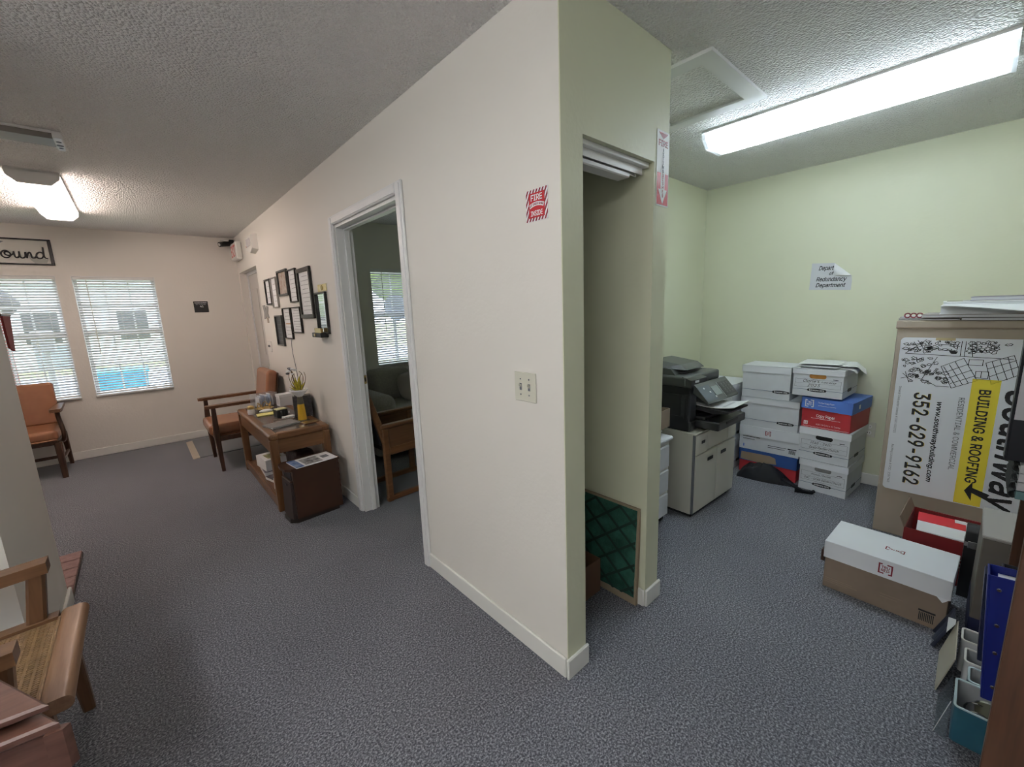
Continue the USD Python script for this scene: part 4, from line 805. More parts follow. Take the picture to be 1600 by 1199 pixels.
# ------------------------------------------------------------------ office behind the doorway
t = thing('office_armchair', 'wooden sled armchair with black padding seen through the office doorway', 'armchair', (0.40, 2.21, 0.0), 3)
for s in (-1, 1):
    y = s * 0.205
    part(t, 'front_post', bar((0.26, y, 0), (0.26, y, 0.60), 0.035, 0.05, (1, 0, 0)), off_chair_wood); part(t, 'rear_post', bar((-0.19, y, 0), (-0.19, y, 0.60), 0.035, 0.05, (1, 0, 0)), off_chair_wood)
    part(t, 'armrest', bx(-0.23, 0.30, y - 0.03, y + 0.03, 0.585, 0.615, 0.008), off_chair_wood); part(t, 'runner', bx(-0.22, 0.30, y - 0.0175, y + 0.0175, 0.0, 0.04, 0.006), off_chair_wood)
    part(t, 'side_panel', bx(-0.165, 0.235, y - 0.009, y + 0.009, 0.43, 0.585), wood('office_panel_%d' % (s + 1), (0.15, 0.068, 0.03), (0.10, 0.044, 0.02), 0.45, 0)); part(t, 'side_rail', bx(-0.165, 0.235, y - 0.0175, y + 0.0175, 0.37, 0.43, 0.005), off_chair_wood)
    part(t, 'back_stile', bar((-0.17, y * 0.93, 0.42), (-0.36, y * 0.93, 1.05), 0.035, 0.05, (1, 0, 0)), off_chair_wood)
seat_b = M('office_black_fabric', (0.012, 0.012, 0.014), 0.8)
part(t, 'seat_cushion', rbx(-0.19, 0.27, -0.185, 0.185, 0.38, 0.47, 0.03), seat_b, smooth=40)
part(t, 'backrest', hull(np.vstack([trimesh.creation.icosphere(2, 0.035).vertices + p for p in ((-0.19, -0.15, 0.47), (-0.19, 0.15, 0.47), (-0.33, -0.15, 0.98), (-0.33, 0.15, 0.98), (-0.345, -0.09, 1.04), (-0.345, 0.09, 1.04))])), seat_b, smooth=40)
sofa_m = M('sofa_beige', (0.36, 0.34, 0.30), 0.9, var=(60, (0.29, 0.275, 0.245)), bump=(150, 0.2, 0.003))
t = thing('sofa', 'beige-grey upholstered sofa under the office window', 'sofa', (1.45, 3.24, 0))
part(t, 'base', rbx(-0.95, 0.95, -0.42, 0.40, 0.06, 0.34, 0.04), sofa_m, smooth=40)
for k in range(3): part(t, 'seat_cushion', rbx(-0.70 + k * 0.467, -0.70 + (k + 1) * 0.467 - 0.006, -0.46, 0.22, 0.33, 0.50, 0.06), sofa_m, smooth=40)
for k in range(3): part(t, 'back_cushion', rot(rbx(-0.71 + k * 0.473, -0.71 + (k + 1) * 0.473 - 0.006, 0.10, 0.34, 0.46, 0.84, 0.08), -8, (1, 0, 0), (0, 0.25, 0.46)), sofa_m, smooth=40)
for s in (-1, 1): part(t, 'arm', cat_([rbx(*sorted((s * 0.70, s * 0.95)), -0.44, 0.40, 0.08, 0.66, 0.10)]), sofa_m, smooth=40)
for sx_ in (-0.85, 0.85):
    for y in (-0.35, 0.33): part(t, 'foot', cyl((sx_, y, 0), (sx_, y, 0.07), 0.022, 0.03, 12), walnut)
t = thing('throw_pillow', 'beige throw pillow leaning on the office sofa back', 'pillow', (1.15, 3.12, 0.512), 0, rx=-25)
s_ = trimesh.creation.icosphere(4, 1.0); v_ = s_.vertices; e_ = np.sign(v_) * np.abs(v_) ** 0.6; s_.vertices = np.stack([e_[:, 0] * 0.2, v_[:, 1] * 0.07 * (1.0 - 0.5 * np.maximum(np.abs(e_[:, 0]), np.abs(e_[:, 2])) ** 4), e_[:, 2] * 0.16 + 0.15], 1)
part(t, 'pillow_body', s_, M('pillow_taupe', (0.27, 0.24, 0.215), 0.9, bump=(90, 0.3, 0.003)), smooth=True); part(t, 'piping', tube([(0.2 * np.sign(math.cos(a)) * abs(math.cos(a)) ** 0.6, 0, 0.15 + 0.16 * np.sign(math.sin(a)) * abs(math.sin(a)) ** 0.6) for a in np.linspace(0, 2 * math.pi, 60)], 0.004, 6), sofa_m)

# ------------------------------------------------------------------ copy room: cabinet, printer, cart
beige_metal = M('beige_metal', (0.60, 0.585, 0.515), 0.45, bump=(40, 0.05, 0.002))
t = thing('storage_cabinet', 'beige metal storage cabinet with two doors under the printer', 'cabinet', (1.528, 0.212, 0.0), -2.2)
W_, D_, H_ = 0.615, 0.60, 0.60
part(t, 'body', bx(0, W_, 0.018, D_, 0.03, H_ - 0.012, 0.003), beige_metal); part(t, 'top', bx(-0.003, W_ + 0.003, -0.002, D_, H_ - 0.012, H_, 0.003), beige_metal); part(t, 'plinth', bx(0.03, W_ - 0.03, 0.03, D_ - 0.02, 0, 0.031), ink)
part(t, 'left_edge', bx(0, 0.008, 0.002, 0.018, 0.035, H_ - 0.013, 0.001), ink_soft)
dr = part(t, 'drawer', bx(0.012, 0.165, 0.0, 0.02, 0.445, 0.583, 0.003), beige_metal); part(dr, 'pull', bx(0.085, 0.130, -0.003, 0.001, 0.515, 0.535, 0.001), ink)
part(t, 'top_fascia', bx(0.169, 0.612, 0.001, 0.02, 0.455, 0.583, 0.003), beige_metal); part(t, 'mid_panel', bx(0.480, 0.608, -0.001, 0.002, 0.465, 0.578, 0.001), beige_metal)
for (a, b, pa) in ((0.012, 0.318, 0.17), (0.324, 0.611, 0.37)):
    d = part(t, 'door', bx(a, b, 0.0, 0.02, 0.04, 0.440, 0.003), beige_metal); part(d, 'pull', bx(pa + 0.01, pa + 0.085, -0.004, 0.001, 0.372, 0.395, 0.001), ink)
# black multifunction printer
t = thing('printer', 'black multifunction printer with a tilted touch panel on the beige cabinet', 'printer', (1.535, 0.262, 0.60), -2.2)
PW, PD = 0.47, 0.46
part(t, 'body', [rbx(0, PW, 0.0, PD, 0.0, 0.10, 0.012), bx(0.0, 0.09, 0.0, PD, 0.05, 0.30, 0.008), bx(PW - 0.07, PW, 0.0, PD, 0.05, 0.30, 0.008), bx(0.05, PW - 0.03, 0.16, PD, 0.05, 0.30), bx(0, PW, 0.0, PD, 0.24, 0.30, 0.008)], dark_pl, kind=None)
part(t, 'front_corner', bx(0.0, 0.075, -0.008, 0.05, 0.0, 0.075, 0.012), dark_pl); part(t, 'side_recess', bx(-0.003, 0.002, 0.06, PD - 0.04, 0.10, 0.245, 0.002), black_pl); part(t, 'side_rib', bx(-0.004, 0.002, 0.015, 0.035, 0.08, 0.25, 0.001), black_pl)
part(t, 'scanner_lid', rbx(-0.004, PW + 0.004, 0.03, PD, 0.295, 0.365, 0.016), dark_pl2, smooth=40)
part(t, 'lid_front', hull([(x, y, z) for x in (0.0, 0.21) for y, z in ((-0.004, 0.30), (-0.004, 0.345), (0.06, 0.30), (0.06, 0.365))]), dark_pl)
f = part(t, 'document_feeder', hull([(x, y, z) for x in (0.03, 0.40) for y, z in ((0.12, 0.36), (0.40, 0.36), (0.16, 0.405), (0.36, 0.42))]), dark_pl2)
part(f, 'feeder_tray', hull([(x, y, z) for x, dz in ((0.10, 0.0), (0.34, 0.0)) for y, z in ((0.08, 0.395), (0.13, 0.43), (0.33, 0.455), (0.36, 0.425), (0.40, 0.40))] + [(0.02, 0.22, 0.41), (0.02, 0.36, 0.40)]), dark_pl2)
part(f, 'feeder_slot', bx(0.07, 0.33, 0.105, 0.125, 0.370, 0.382, 0.002), ink); part(t, 'badge', bx(0.05, 0.10, -0.006, -0.003, 0.325, 0.34), paper_grey)
cpn = hull([(x, y, z) for x in (0.035, 0.475) for y, z in ((-0.005, 0.315), (-0.02, 0.30), (-0.105, 0.205), (-0.10, 0.195), (0.0, 0.26))])
c = part(t, 'control_panel', cpn, dark_pl2, label='tilted control panel')
pn = np.array([0, -0.745, 0.667]); up_ = np.array([0, 0.667, 0.745]); org = np.array([0.035, -0.0625, 0.2525]) + pn * 0.0015
def on_panel(a0, b0, a1, b1, mat, nm, d=0.001): part(c, nm, frame_to(ext(sbox(a0, b0, a1, b1), d), org, (1, 0, 0), up_), mat)
on_panel(0.0, -0.055, 0.145, 0.06, M('panel_slate', (0.075, 0.095, 0.115), 0.3), 'left_keypad'); on_panel(0.155, -0.03, 0.245, 0.04, M('lcd_grey', (0.22, 0.26, 0.25), 0.2), 'screen', 0.0015); on_panel(0.275, -0.05, 0.425, 0.055, dark_pl, 'number_pad', 0.0012); on_panel(0.262, -0.058, 0.265, 0.06, paper_grey, 'seam', 0.0014)
for a, b in ((0.06, 0.035), (0.105, 0.0), (0.135, -0.04)): on_panel(a, b, a + 0.016, b + 0.012, paper, 'button', 0.002)
for i in range(3):
    for j in range(4): on_panel(0.30 + 0.04 * i, -0.035 + 0.022 * j, 0.32 + 0.04 * i, -0.022 + 0.022 * j, dark_pl2, 'key', 0.002)
part(t, 'output_cavity', bx(0.095, 0.395, 0.09, 0.165, 0.105, 0.24), ink)
part(t, 'output_tray', hull([(x, y, z) for x in (0.10, 0.40) for y, z in ((0.12, 0.150), (0.12, 0.158), (-0.10, 0.125), (-0.20, 0.140), (-0.20, 0.150), (-0.10, 0.133))]), black_pl)
cs = part(t, 'paper_cassette', rbx(0.08, PW + 0.02, -0.155, 0.06, 0.018, 0.075, 0.010), dark_pl, label='protruding paper cassette'); part(cs, 'cassette_grip', bx(0.19, 0.36, -0.158, -0.150, 0.046, 0.066, 0.002), ink)
part(t, 'front_shelf', bx(0.09, PW, -0.06, 0.02, 0.075, 0.098, 0.004), black_pl)
# printed sheets on the output tray
V = []; F = []
for i in range(12):
    for x in (1.650, 1.915): 
        a = i / 11; y = 0.345 - 0.305 * a; z = 0.778 - 0.014 * math.sin(math.pi * a * 0.8) + 0.02 * a ** 3 - 0.012 * a
        V.append((x + 0.02 * a, y, z))
V2 = V + [(x, y, z - 0.004) for x, y, z in V]
for i in range(11):
    a = 2 * i; F += [[a, a + 2, a + 1], [a + 1, a + 2, a + 3]]; b = a + 24; F += [[b, b + 1, b + 2], [b + 1, b + 3, b + 2], [a, b, b + 2], [a, b + 2, a + 2], [a + 1, a + 3, b + 3], [a + 1, b + 3, b + 1]]
F += [[22, 46, 47], [22, 47, 23], [0, 1, 25], [0, 25, 24]]
t = thing('printed_sheets', 'curved printed white sheets lying in the printer output tray', 'paper', (0, 0, 0))
part(t, 'sheet_stack', trimesh.Trimesh(V2, F, process=False), paper, smooth=20)
for i in (2, 4, 6, 8):
    p, q = np.array(V[2 * i]), np.array(V[2 * i + 3]); part(t, 'print_block', hull([(p[0] + 0.03, p[1], p[2] + 0.0012), (q[0] - 0.06, p[1], p[2] + 0.0012), (p[0] + 0.03, q[1] + 0.006, q[2] + 0.0014), (q[0] - 0.06, q[1] + 0.006, q[2] + 0.0014), (p[0] + 0.03, p[1], p[2] + 0.0002)]), paper_grey)

t = thing('drawer_cart', 'white plastic drawer cart on casters to the left of the cabinet', 'cart', (1.19, 0.525, 0.0))
part(t, 'shell', bx(-0.215, 0.215, -0.20, 0.22, 0.045, 0.58, 0.012), white_plastic)
for k in range(3):
    d = part(t, 'drawer', bx(-0.19, 0.19, -0.214, -0.198, 0.065 + k * 0.165, 0.215 + k * 0.165, 0.006), card_white); part(d, 'handle', bx(-0.06, 0.06, -0.226, -0.212, 0.17 + k * 0.165, 0.19 + k * 0.165, 0.004), white_plastic)
part(t, 'top_tray', bx(-0.225, 0.222, -0.222, 0.23, 0.575, 0.60, 0.008), card_lid)
for x in (-0.17, 0.18):
    for y in (-0.16, 0.17): part(t, 'caster', [cyl((x - 0.012, y, 0.022), (x + 0.012, y, 0.022), 0.022, n=14), bx(x - 0.006, x + 0.006, y - 0.01, y + 0.01, 0.02, 0.05)], ink, kind=None)
t = thing('paper_pile', 'pile of loose papers and folders on the white drawer cart', 'paper', (1.185, 0.525, 0.6))
for k in range(7): part(t, 'sheet', rot(bx(-0.20, 0.20, -0.15, 0.15, k * 0.008 + 0.0005, k * 0.008 + 0.006), random.uniform(-4, 4), (0, 0, 1)), (paper, paper_grey, card_white)[k % 3])
part(t, 'binder_clip', bx(0.18, 0.222, -0.13, -0.09, 0.012, 0.05, 0.003), ink)
t = thing('open_carton', 'open brown carton on top of the white drawer cart beside the printer', 'cardboard box', (1.210, 0.465, 0.656), 3)
open_carton(t, 0.40, 0.28, 0.12, kraft, kraft_in)

# ------------------------------------------------------------------ file boxes (local front = -y; rz=-90 turns the front to the camera side)
def stadium(w, h): return LineString([(-w / 2 + h / 2, 0), (w / 2 - h / 2, 0)]).buffer(h / 2, 12)
def band_oval(p, x, z, y, w=0.12, h=0.026):
    part(p, 'brand_oval', flat(affinity.scale(Point(0, 0).buffer(1, 20), w / 2, h / 2).union(sbox(-w * 0.46, -h * 0.33, w * 0.46, h * 0.33)), (x, y, z), R_C, U_C, 0.0008), ink)
    part(p, 'lettering', text('BANKERS BOX', h * 0.36, (x, y - 0.0009, z - h * 0.18), R_C, U_C, w * 0.78, True, center=True), white_print)
def file_box(label, loc, rz, w, d, h, lid_h=0.05, lines=(), hole=None, long_side=False, oval_x=0.0, group=None):
    t = thing('file_box', label, 'file box', loc, rz, group=group); e = 0.004; bw = w / 2 - 0.006; bd = d / 2 - 0.006
    front = sbox(-bw, 0, bw, h - 0.004); hz = h * 0.735
    if hole: front = front.difference(affinity.translate(stadium(0.105, 0.034), 0, hz))
    part(t, 'front_panel', flat(front, (0, -bd + e, 0), R_C, U_C, e), card_white)
    part(t, 'back_panel', bx(-bw, bw, bd - e, bd, 0, h - 0.004), card_white); part(t, 'side_panel', bx(-bw, -bw + e, -bd + e, bd - e, 0, h - 0.004), card_white); part(t, 'side_panel', bx(bw - e, bw, -bd + e, bd - e, 0, h - 0.004), card_white); part(t, 'bottom_panel', bx(-bw + e, bw - e, -bd + e, bd - e, 0, e), card_white)
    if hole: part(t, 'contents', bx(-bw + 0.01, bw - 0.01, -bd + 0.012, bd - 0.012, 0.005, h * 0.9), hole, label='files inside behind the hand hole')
    if lid_h:
        l = part(t, 'lid', [bx(-w / 2, w / 2, -d / 2, d / 2, h - 0.004, h, 0.001), bx(-w / 2, w / 2, -d / 2, -d / 2 + e, h - lid_h, h), bx(-w / 2, w / 2, d / 2 - e, d / 2, h - lid_h, h), bx(-w / 2, -w / 2 + e, -d / 2, d / 2, h - lid_h, h), bx(w / 2 - e, w / 2, -d / 2, d / 2, h - lid_h, h)], card_lid, kind=None)
    y = -bd - 0.0002
    part(t, 'stripe', flat(sbox(-bw, h * 0.235, bw, h * 0.25), (0, y, 0), R_C, U_C, 0.0006), ink_blue); band_oval(t, oval_x, h * 0.235, y - 0.0007)
    xs = bw + 0.0002
    part(t, 'stripe', flat(sbox(-bd, h * 0.235, bd, h * 0.25), (xs, 0, 0), (0, 1, 0), (0, 0, 1), 0.0006), ink_blue); part(t, 'brand_oval', flat(affinity.translate(stadium(0.10, 0.024), -0.02, h * 0.235), (xs + 0.0006, 0, 0), (0, 1, 0), (0, 0, 1), 0.0008), ink)
    if lines:
        fr = sbox(-bw + 0.012, h * 0.33, bw - 0.012, h * 0.62); part(t, 'label_frame', flat(fr.difference(fr.buffer(-0.0013)).union(sbox(-bw + 0.012, h * 0.47, bw - 0.012, h * 0.474)), (0, y, 0), R_C, U_C, 0.0006), ink_soft)
        part(t, 'brand_mark', flat(sbox(bw - 0.06, h * 0.655, bw - 0.03, h * 0.675), (0, y, 0), R_C, U_C, 0.0006), ink)
        for (s_, x_, z_, wd, hh) in lines: part(t, 'handwriting', text(s_, hh, (x_, y, h * z_), (1, 0, 0.02), (-0.0, 0, 1), wd, False, 0.25), ink)
    return t
SX = 2.557                                     # front of the right stack
def fb(label, yc, z, h, rz, lines, hole, lid=0.05, w=0.305, d=0.40): return file_box(label, (SX + d / 2 + 0.005, yc, z), -90 + rz, w, d, h, lid, lines, hole)
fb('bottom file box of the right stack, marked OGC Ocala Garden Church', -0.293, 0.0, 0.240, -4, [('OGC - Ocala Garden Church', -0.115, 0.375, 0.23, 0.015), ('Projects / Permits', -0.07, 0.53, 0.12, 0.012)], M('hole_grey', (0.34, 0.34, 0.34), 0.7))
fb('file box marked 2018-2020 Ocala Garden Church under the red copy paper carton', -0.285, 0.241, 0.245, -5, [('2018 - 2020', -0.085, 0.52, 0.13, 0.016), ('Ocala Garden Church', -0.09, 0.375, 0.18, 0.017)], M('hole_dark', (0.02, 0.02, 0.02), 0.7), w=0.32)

def logo(p, s, c, right, up, mat, mat2=None, txt=('TRU', 'RED')):
    """Bracketed square logo with two words."""
    fr = sbox(-s, -s, s, s).difference(sbox(-s * 0.78, -s * 0.78, s * 0.78, s * 0.78)).difference(sbox(-s * 0.45, s * 0.5, s * 0.2, s * 2)).difference(sbox(-s * 0.2, -s * 2, s * 0.45, -s * 0.5))
    part(p, 'logo_frame', flat(fr, c, right, up, 0.0006), mat)
    for k, w_ in enumerate(txt):
        o = np.array(c) + np.array(up, float) / np.linalg.norm(up) * (s * 0.08 - k * s * 0.62) + np.array(right, float) / np.linalg.norm(right) * 0; part(p, 'lettering', text(w_, s * 0.48, o, right, up, s * 1.15, True, center=True, depth=0.0006), mat2 or mat)
def paper_carton(label, loc, rz, w, d, h, lid_h, body, lid, name='paper_carton', tilt=0.0):
    t = thing(name, label, 'paper carton', loc, rz)
    part(t, 'body', bx(-w / 2 + 0.006, w / 2 - 0.006, -d / 2 + 0.006, d / 2 - 0.006, 0, h - 0.01, 0.002), body)
    if lid is not None:
        m = cat_([bx(-w / 2, w / 2, -d / 2, d / 2, h - 0.006, h, 0.002), bx(-w / 2, w / 2, -d / 2, -d / 2 + 0.004, h - lid_h, h - 0.003), bx(-w / 2, w / 2, d / 2 - 0.004, d / 2, h - lid_h, h - 0.003), bx(-w / 2, -w / 2 + 0.004, -d / 2, d / 2, h - lid_h, h - 0.003), bx(w / 2 - 0.004, w / 2, -d / 2, d / 2, h - lid_h, h - 0.003)])
        part(t, 'lid', rot(m, tilt, (0, 1, 0), (0, 0, h)), lid)
    return t
w, d, h = 0.315, 0.40, 0.225
t = paper_carton('red copy paper carton with a skewed blue lid in the right stack', (SX + d / 2 + 0.015, -0.285, 0.487), -97, w, d, h, 0.085, red_m, blue_lid, tilt=1.5)
yf = -d / 2 + 0.0052; yl = -d / 2 - 0.0006
part(t, 'lettering', text('Copy Paper', 0.022, (0, yf, 0.085), R_C, U_C, 0.115, True, center=True), white_print); part(t, 'underline', flat(sbox(-0.09, 0.073, 0.09, 0.076), (0, yf, 0), R_C, U_C, 0.0006), white_print)
part(t, 'number_square', flat(sbox(-0.135, 0.02, -0.108, 0.047), (0, yf, 0), R_C, U_C, 0.0006), white_print); part(t, 'lettering', text('10', 0.012, (-0.1215, yf - 0.0007, 0.0275), R_C, U_C, bold=True, center=True), red_print)
part(t, 'lettering', text('500 | 20 | 8.5 x 11 | white', 0.010, (-0.055, yf, 0.026), R_C, U_C, 0.15), white_print); part(t, 'base_line', flat(sbox(-0.14, 0.008, 0.145, 0.010), (0, yf, 0), R_C, U_C, 0.0006), white_print)
logo(t, 0.028, (-0.105, yl - 0.002, h - 0.041), R_C, U_C, white_print); part(t, 'lettering', text('Tru Red Copy Paper', 0.011, (-0.05, yl - 0.002, h - 0.034), R_C, U_C, 0.10), white_print); part(t, 'underline', flat(sbox(-0.05, h - 0.052, 0.06, h - 0.050), (0, yl - 0.002, 0), R_C, U_C, 0.0006), white_print)
part(t, 'side_print', flat(sbox(-0.09, h - 0.06, -0.06, h - 0.03), (w / 2 + 0.003, 0, 0), (0, 1, 0), (0, 0, 1), 0.0006), white_print)
fb("top file box of the right stack, marked Charlie's storage 2023", -0.205, 0.726, 0.205, -3, [("Charlie's", -0.09, 0.505, 0.10, 0.022), ('& other storage', 0.025, 0.515, 0.085, 0.012), ('2023', -0.06, 0.355, 0.075, 0.02)], orange_file, 0.04, w=0.318)
# loose papers draped over the top box
t = thing('draped_papers', 'loose white sheets draped over the top file box of the right stack', 'paper', (0, 0, 0))
def drape(x0, x1, y0, y1, z, rz, droop, seed, nx=16, ny=16):
    V, F = [], []
    for i in range(nx):
        for j in range(ny):
            u, v = i / (nx - 1), j / (ny - 1); x, y = x0 + (x1 - x0) * u, y0 + (y1 - y0) * v
            over = max(0.0, -0.375 - y); dz = 0.004 * meshkit.noise(np.array([x * 9, y * 9, seed * 1.0])) - droop * over
            V.append((x, y, z + dz))
    V = np.array(V); c = V.mean(0); a = math.radians(rz); d = V[:, :2] - c[:2]; V[:, :2] = c[:2] + np.stack([d[:, 0] * math.cos(a) - d[:, 1] * math.sin(a), d[:, 0] * math.sin(a) + d[:, 1] * math.cos(a)], 1)
    n_ = nx * ny; V = np.vstack([V, V - [0, 0, 0.0012]])
    for i in range(nx - 1):
        for j in range(ny - 1):
            a = i * ny + j; F += [[a, a + ny, a + 1], [a + 1, a + ny, a + ny + 1], [a + n_, a + 1 + n_, a + ny + n_], [a + 1 + n_, a + ny + 1 + n_, a + ny + n_]]
    return trimesh.Trimesh(V, F, process=False)
for i, a in enumerate(((2.60, 2.86, -0.40, -0.12, 0.934, 4, 1.0), (2.58, 2.88, -0.32, -0.07, 0.943, -8, 0.2), (2.66, 2.95, -0.43, -0.16, 0.950, 9, 0.9), (2.62, 2.93, -0.30, -0.05, 0.958, 3, 0.1))): part(t, 'sheet', drape(*a, seed=i), paper, smooth=True)

# left stack
LX = 2.615
def lb(label, yc, z, h, lid, rz, ox, w): return file_box(label, (LX + 0.155, yc, z), -90 + rz, w, 0.30, h, lid, (), None, True, ox)
t = paper_carton('red carton with a blue lid taped in brown at the bottom of the left stack', (LX + 0.160, 0.110, 0.0), -90, 0.43, 0.29, 0.205, 0.100, red_m, blue_dark)
part(t, 'brown_tape', flat(Polygon([(-0.20, 0.113), (-0.195, 0.178), (0.02, 0.182), (0.06, 0.17), (0.07, 0.12), (-0.05, 0.106)]), (0, -0.1462, 0), R_C, U_C, 0.001), M('brown_tape', (0.33, 0.24, 0.16), 0.35), label='strip of brown packing tape')
t = paper_carton('white paper carton with a red logo lid in the left stack', (LX + 0.165, 0.110, 0.206), -90, 0.445, 0.31, 0.205, 0.085, card_white, card_lid)
yl = -0.155 - 0.0006; yf = -0.1496
logo(t, 0.02, (-0.002, yl, 0.163), R_C, U_C, maroon_print, red_print); part(t, 'barcode', cat_([bx(0.15 + 0.0065 * k, 0.1535 + 0.0065 * k, yf - 0.0006, yf + 0.001, 0.025, 0.055) for k in range(7)]), ink, kind='stuff'); part(t, 'barcode_head', flat(sbox(0.14, 0.06, 0.20, 0.067), (0, yf, 0), R_C, U_C, 0.0006), ink)
for (a, b, z_) in ((0.0, 0.13, 0.06), (0.0, 0.12, 0.045), (-0.19, -0.06, 0.108), (-0.19, -0.10, 0.088)): part(t, 'print_line', flat(sbox(a, z_, b, z_ + 0.005), (0, yf, 0), R_C, U_C, 0.0006), ink_soft if z_ < 0.1 else ink)
part(t, 'blue_tab', flat(sbox(-0.185, 0.02, -0.177, 0.045), (0, yf, 0), R_C, U_C, 0.0006), blue_lid)
lb('plain white file box in the middle of the left stack, second from the top', 0.120, 0.412, 0.245, 0.05, 0, 0.12, 0.425)
lb('plain white file box on top of the left stack with a dark brand oval', 0.158, 0.658, 0.262, 0.055, 0, 0.11, 0.355)
# corner stack behind the cabinet
for k, (hz, nm) in enumerate(((0.25, 'lowest white file box of the corner stack behind the printer cabinet'), (0.25, 'middle white file box of the corner stack behind the printer cabinet'), (0.25, 'top white file box of the corner stack behind the printer, with a hand hole'))):
    file_box(nm, (2.555 + 0.205, 0.515 + 0.004 * k, 0.251 * k), -90 + (1, 0, -1)[k], 0.30, 0.40, 0.25, 0.05, (), orange_file if k == 2 else None)

# black bag lying in front of the left stack
nx, ny = 44, 26; V = []; F = []
for i in range(nx):
    for j in range(ny):
        u, v = i / (nx - 1), j / (ny - 1); y = 0.285 - 0.41 * u; xfront = 2.490 - 0.02 * math.sin(math.pi * min(1, u * 1.15)) + 0.05 * u; x = 2.607 - (2.607 - xfront) * v
        hh = 0.135 * (math.sin(math.pi * min(1.0, u * 1.02 + 0.03)) ** 0.6) * (1 - 0.75 * u ** 3); z = hh * max(0.0, 1 - v ** 2.4) ** 0.6 * (0.62 + 0.75 * meshkit.fbm(np.array([x * 16, y * 13, 3.0]), 3))
        V.append((x, y, max(0.0005, z)))
for i in range(nx - 1):
    for j in range(ny - 1):
        a = i * ny + j; F += [[a, a + 1, a + ny], [a + 1, a + ny + 1, a + ny]]
bagf = M('bag_nylon', (0.004, 0.0045, 0.007), 0.6, spec=0.3, bump=(25, 0.6, 0.01))
back_n = len(V)
t = thing('black_bag', 'crumpled black fabric bag on the carpet in front of the left stack', 'bag', (0.0, 0, 0))
part(t, 'bag_body', trimesh.Trimesh(V, F, process=False), bagf, smooth=True)
part(t, 'bag_strap', tube(spline([(2.46, -0.05, 0.075), (2.45, -0.12, 0.055), (2.47, -0.19, 0.02), (2.535, -0.245, 0.012)], 14), 0.012, 8), bagf, smooth=True)
part(t, 'bag_tail', hull([(2.455, -0.14, 0.0), (2.49, -0.14, 0.0), (2.455, -0.14, 0.03), (2.50, -0.22, 0.02), (2.50, -0.25, 0.0), (2.535, -0.24, 0.0), (2.535, -0.235, 0.015)]), bagf)

# ------------------------------------------------------------------ tall tan carton with the yard sign
CX, CYL = 2.19, -0.627
t = thing('tall_carton', 'tall tan cardboard carton holding the turned yard sign and a pile of papers', 'cardboard box', (CX, CYL, 0.0))
part(t, 'body', bx(0, 0.50, -0.82, 0, 0, 1.255, 0.004), tan_metal)
part(t, 'top_rim', bx(-0.006, 0.506, -0.826, 0.006, 1.25, 1.297, 0.004), tan_metal); part(t, 'folded_edge', bx(-0.009, -0.005, -0.824, 0.004, 1.255, 1.261), kraft)
t = thing('yard_sign', 'white and yellow roofing company yard sign turned on its side on the tan carton', 'sign', (CX - 0.0075, 0, 0))
R_S, U_S = (0, 0, -1), (0, -1, 0)             # reads downwards
part(t, 'panel', flat(LineString([(-1.165, 0.69), (-0.33, 0.69)]).buffer(0.001).envelope.union(sbox(-1.203, 0.65, -0.291, 1.26)).buffer(-0.02).buffer(0.02), (0, 0, 0), R_S, U_S, 0.004), M('sign_white', (0.74, 0.76, 0.81), 0.4))
q = -0.0042
def sg(nm, poly, mat, d=0.0006, off=0.0): part(t, nm, flat(poly, (q - off, 0, 0), R_S, U_S, d), mat)
def st_(s_, x0, x1, y, h, mat, bold=True, it=0.0, off=0.0007): part(t, 'lettering', text(s_, h, (q - off, -y, -x0), R_S, U_S, x1 - x0, bold, it), mat)
# sheet coordinates: a = -z (reading direction), b = -y (up)
sg('yellow_band', sbox(-0.992, 0.948, -0.296, 1.048), yellow_print)
st_('352-629-9162', -0.893, -0.347, 0.738, 0.064, yellow_print, True, off=0.0002); st_('352-629-9162', -0.892, -0.348, 0.736, 0.064, ink)
st_('www.southwaybuilding.com', -0.854, -0.384, 0.831, 0.021, ink, True, 0.22); st_('RESIDENTIAL & COMMERCIAL', -0.885, -0.476, 0.910, 0.022, ink_soft, False); st_('BUILDING & ROOFING', -0.937, -0.422, 0.979, 0.040, ink)
st_('Southway', -0.95, -0.31, 1.072, 0.105, ink, True, 0.2); st_('General Contractor License # CGC-012721', -0.922, -0.64, 0.668, 0.010, ink_soft, False); st_('Roofing License # CCC-1327983', -0.57, -0.33, 0.668, 0.010, ink_soft, False)
sg('arrow', Polygon([(-0.374, 0.982), (-0.43, 1.008), (-0.397, 1.010), (-0.375, 1.075), (-0.345, 1.06), (-0.368, 1.010), (-0.322, 1.012)]), ink, off=0.0012)
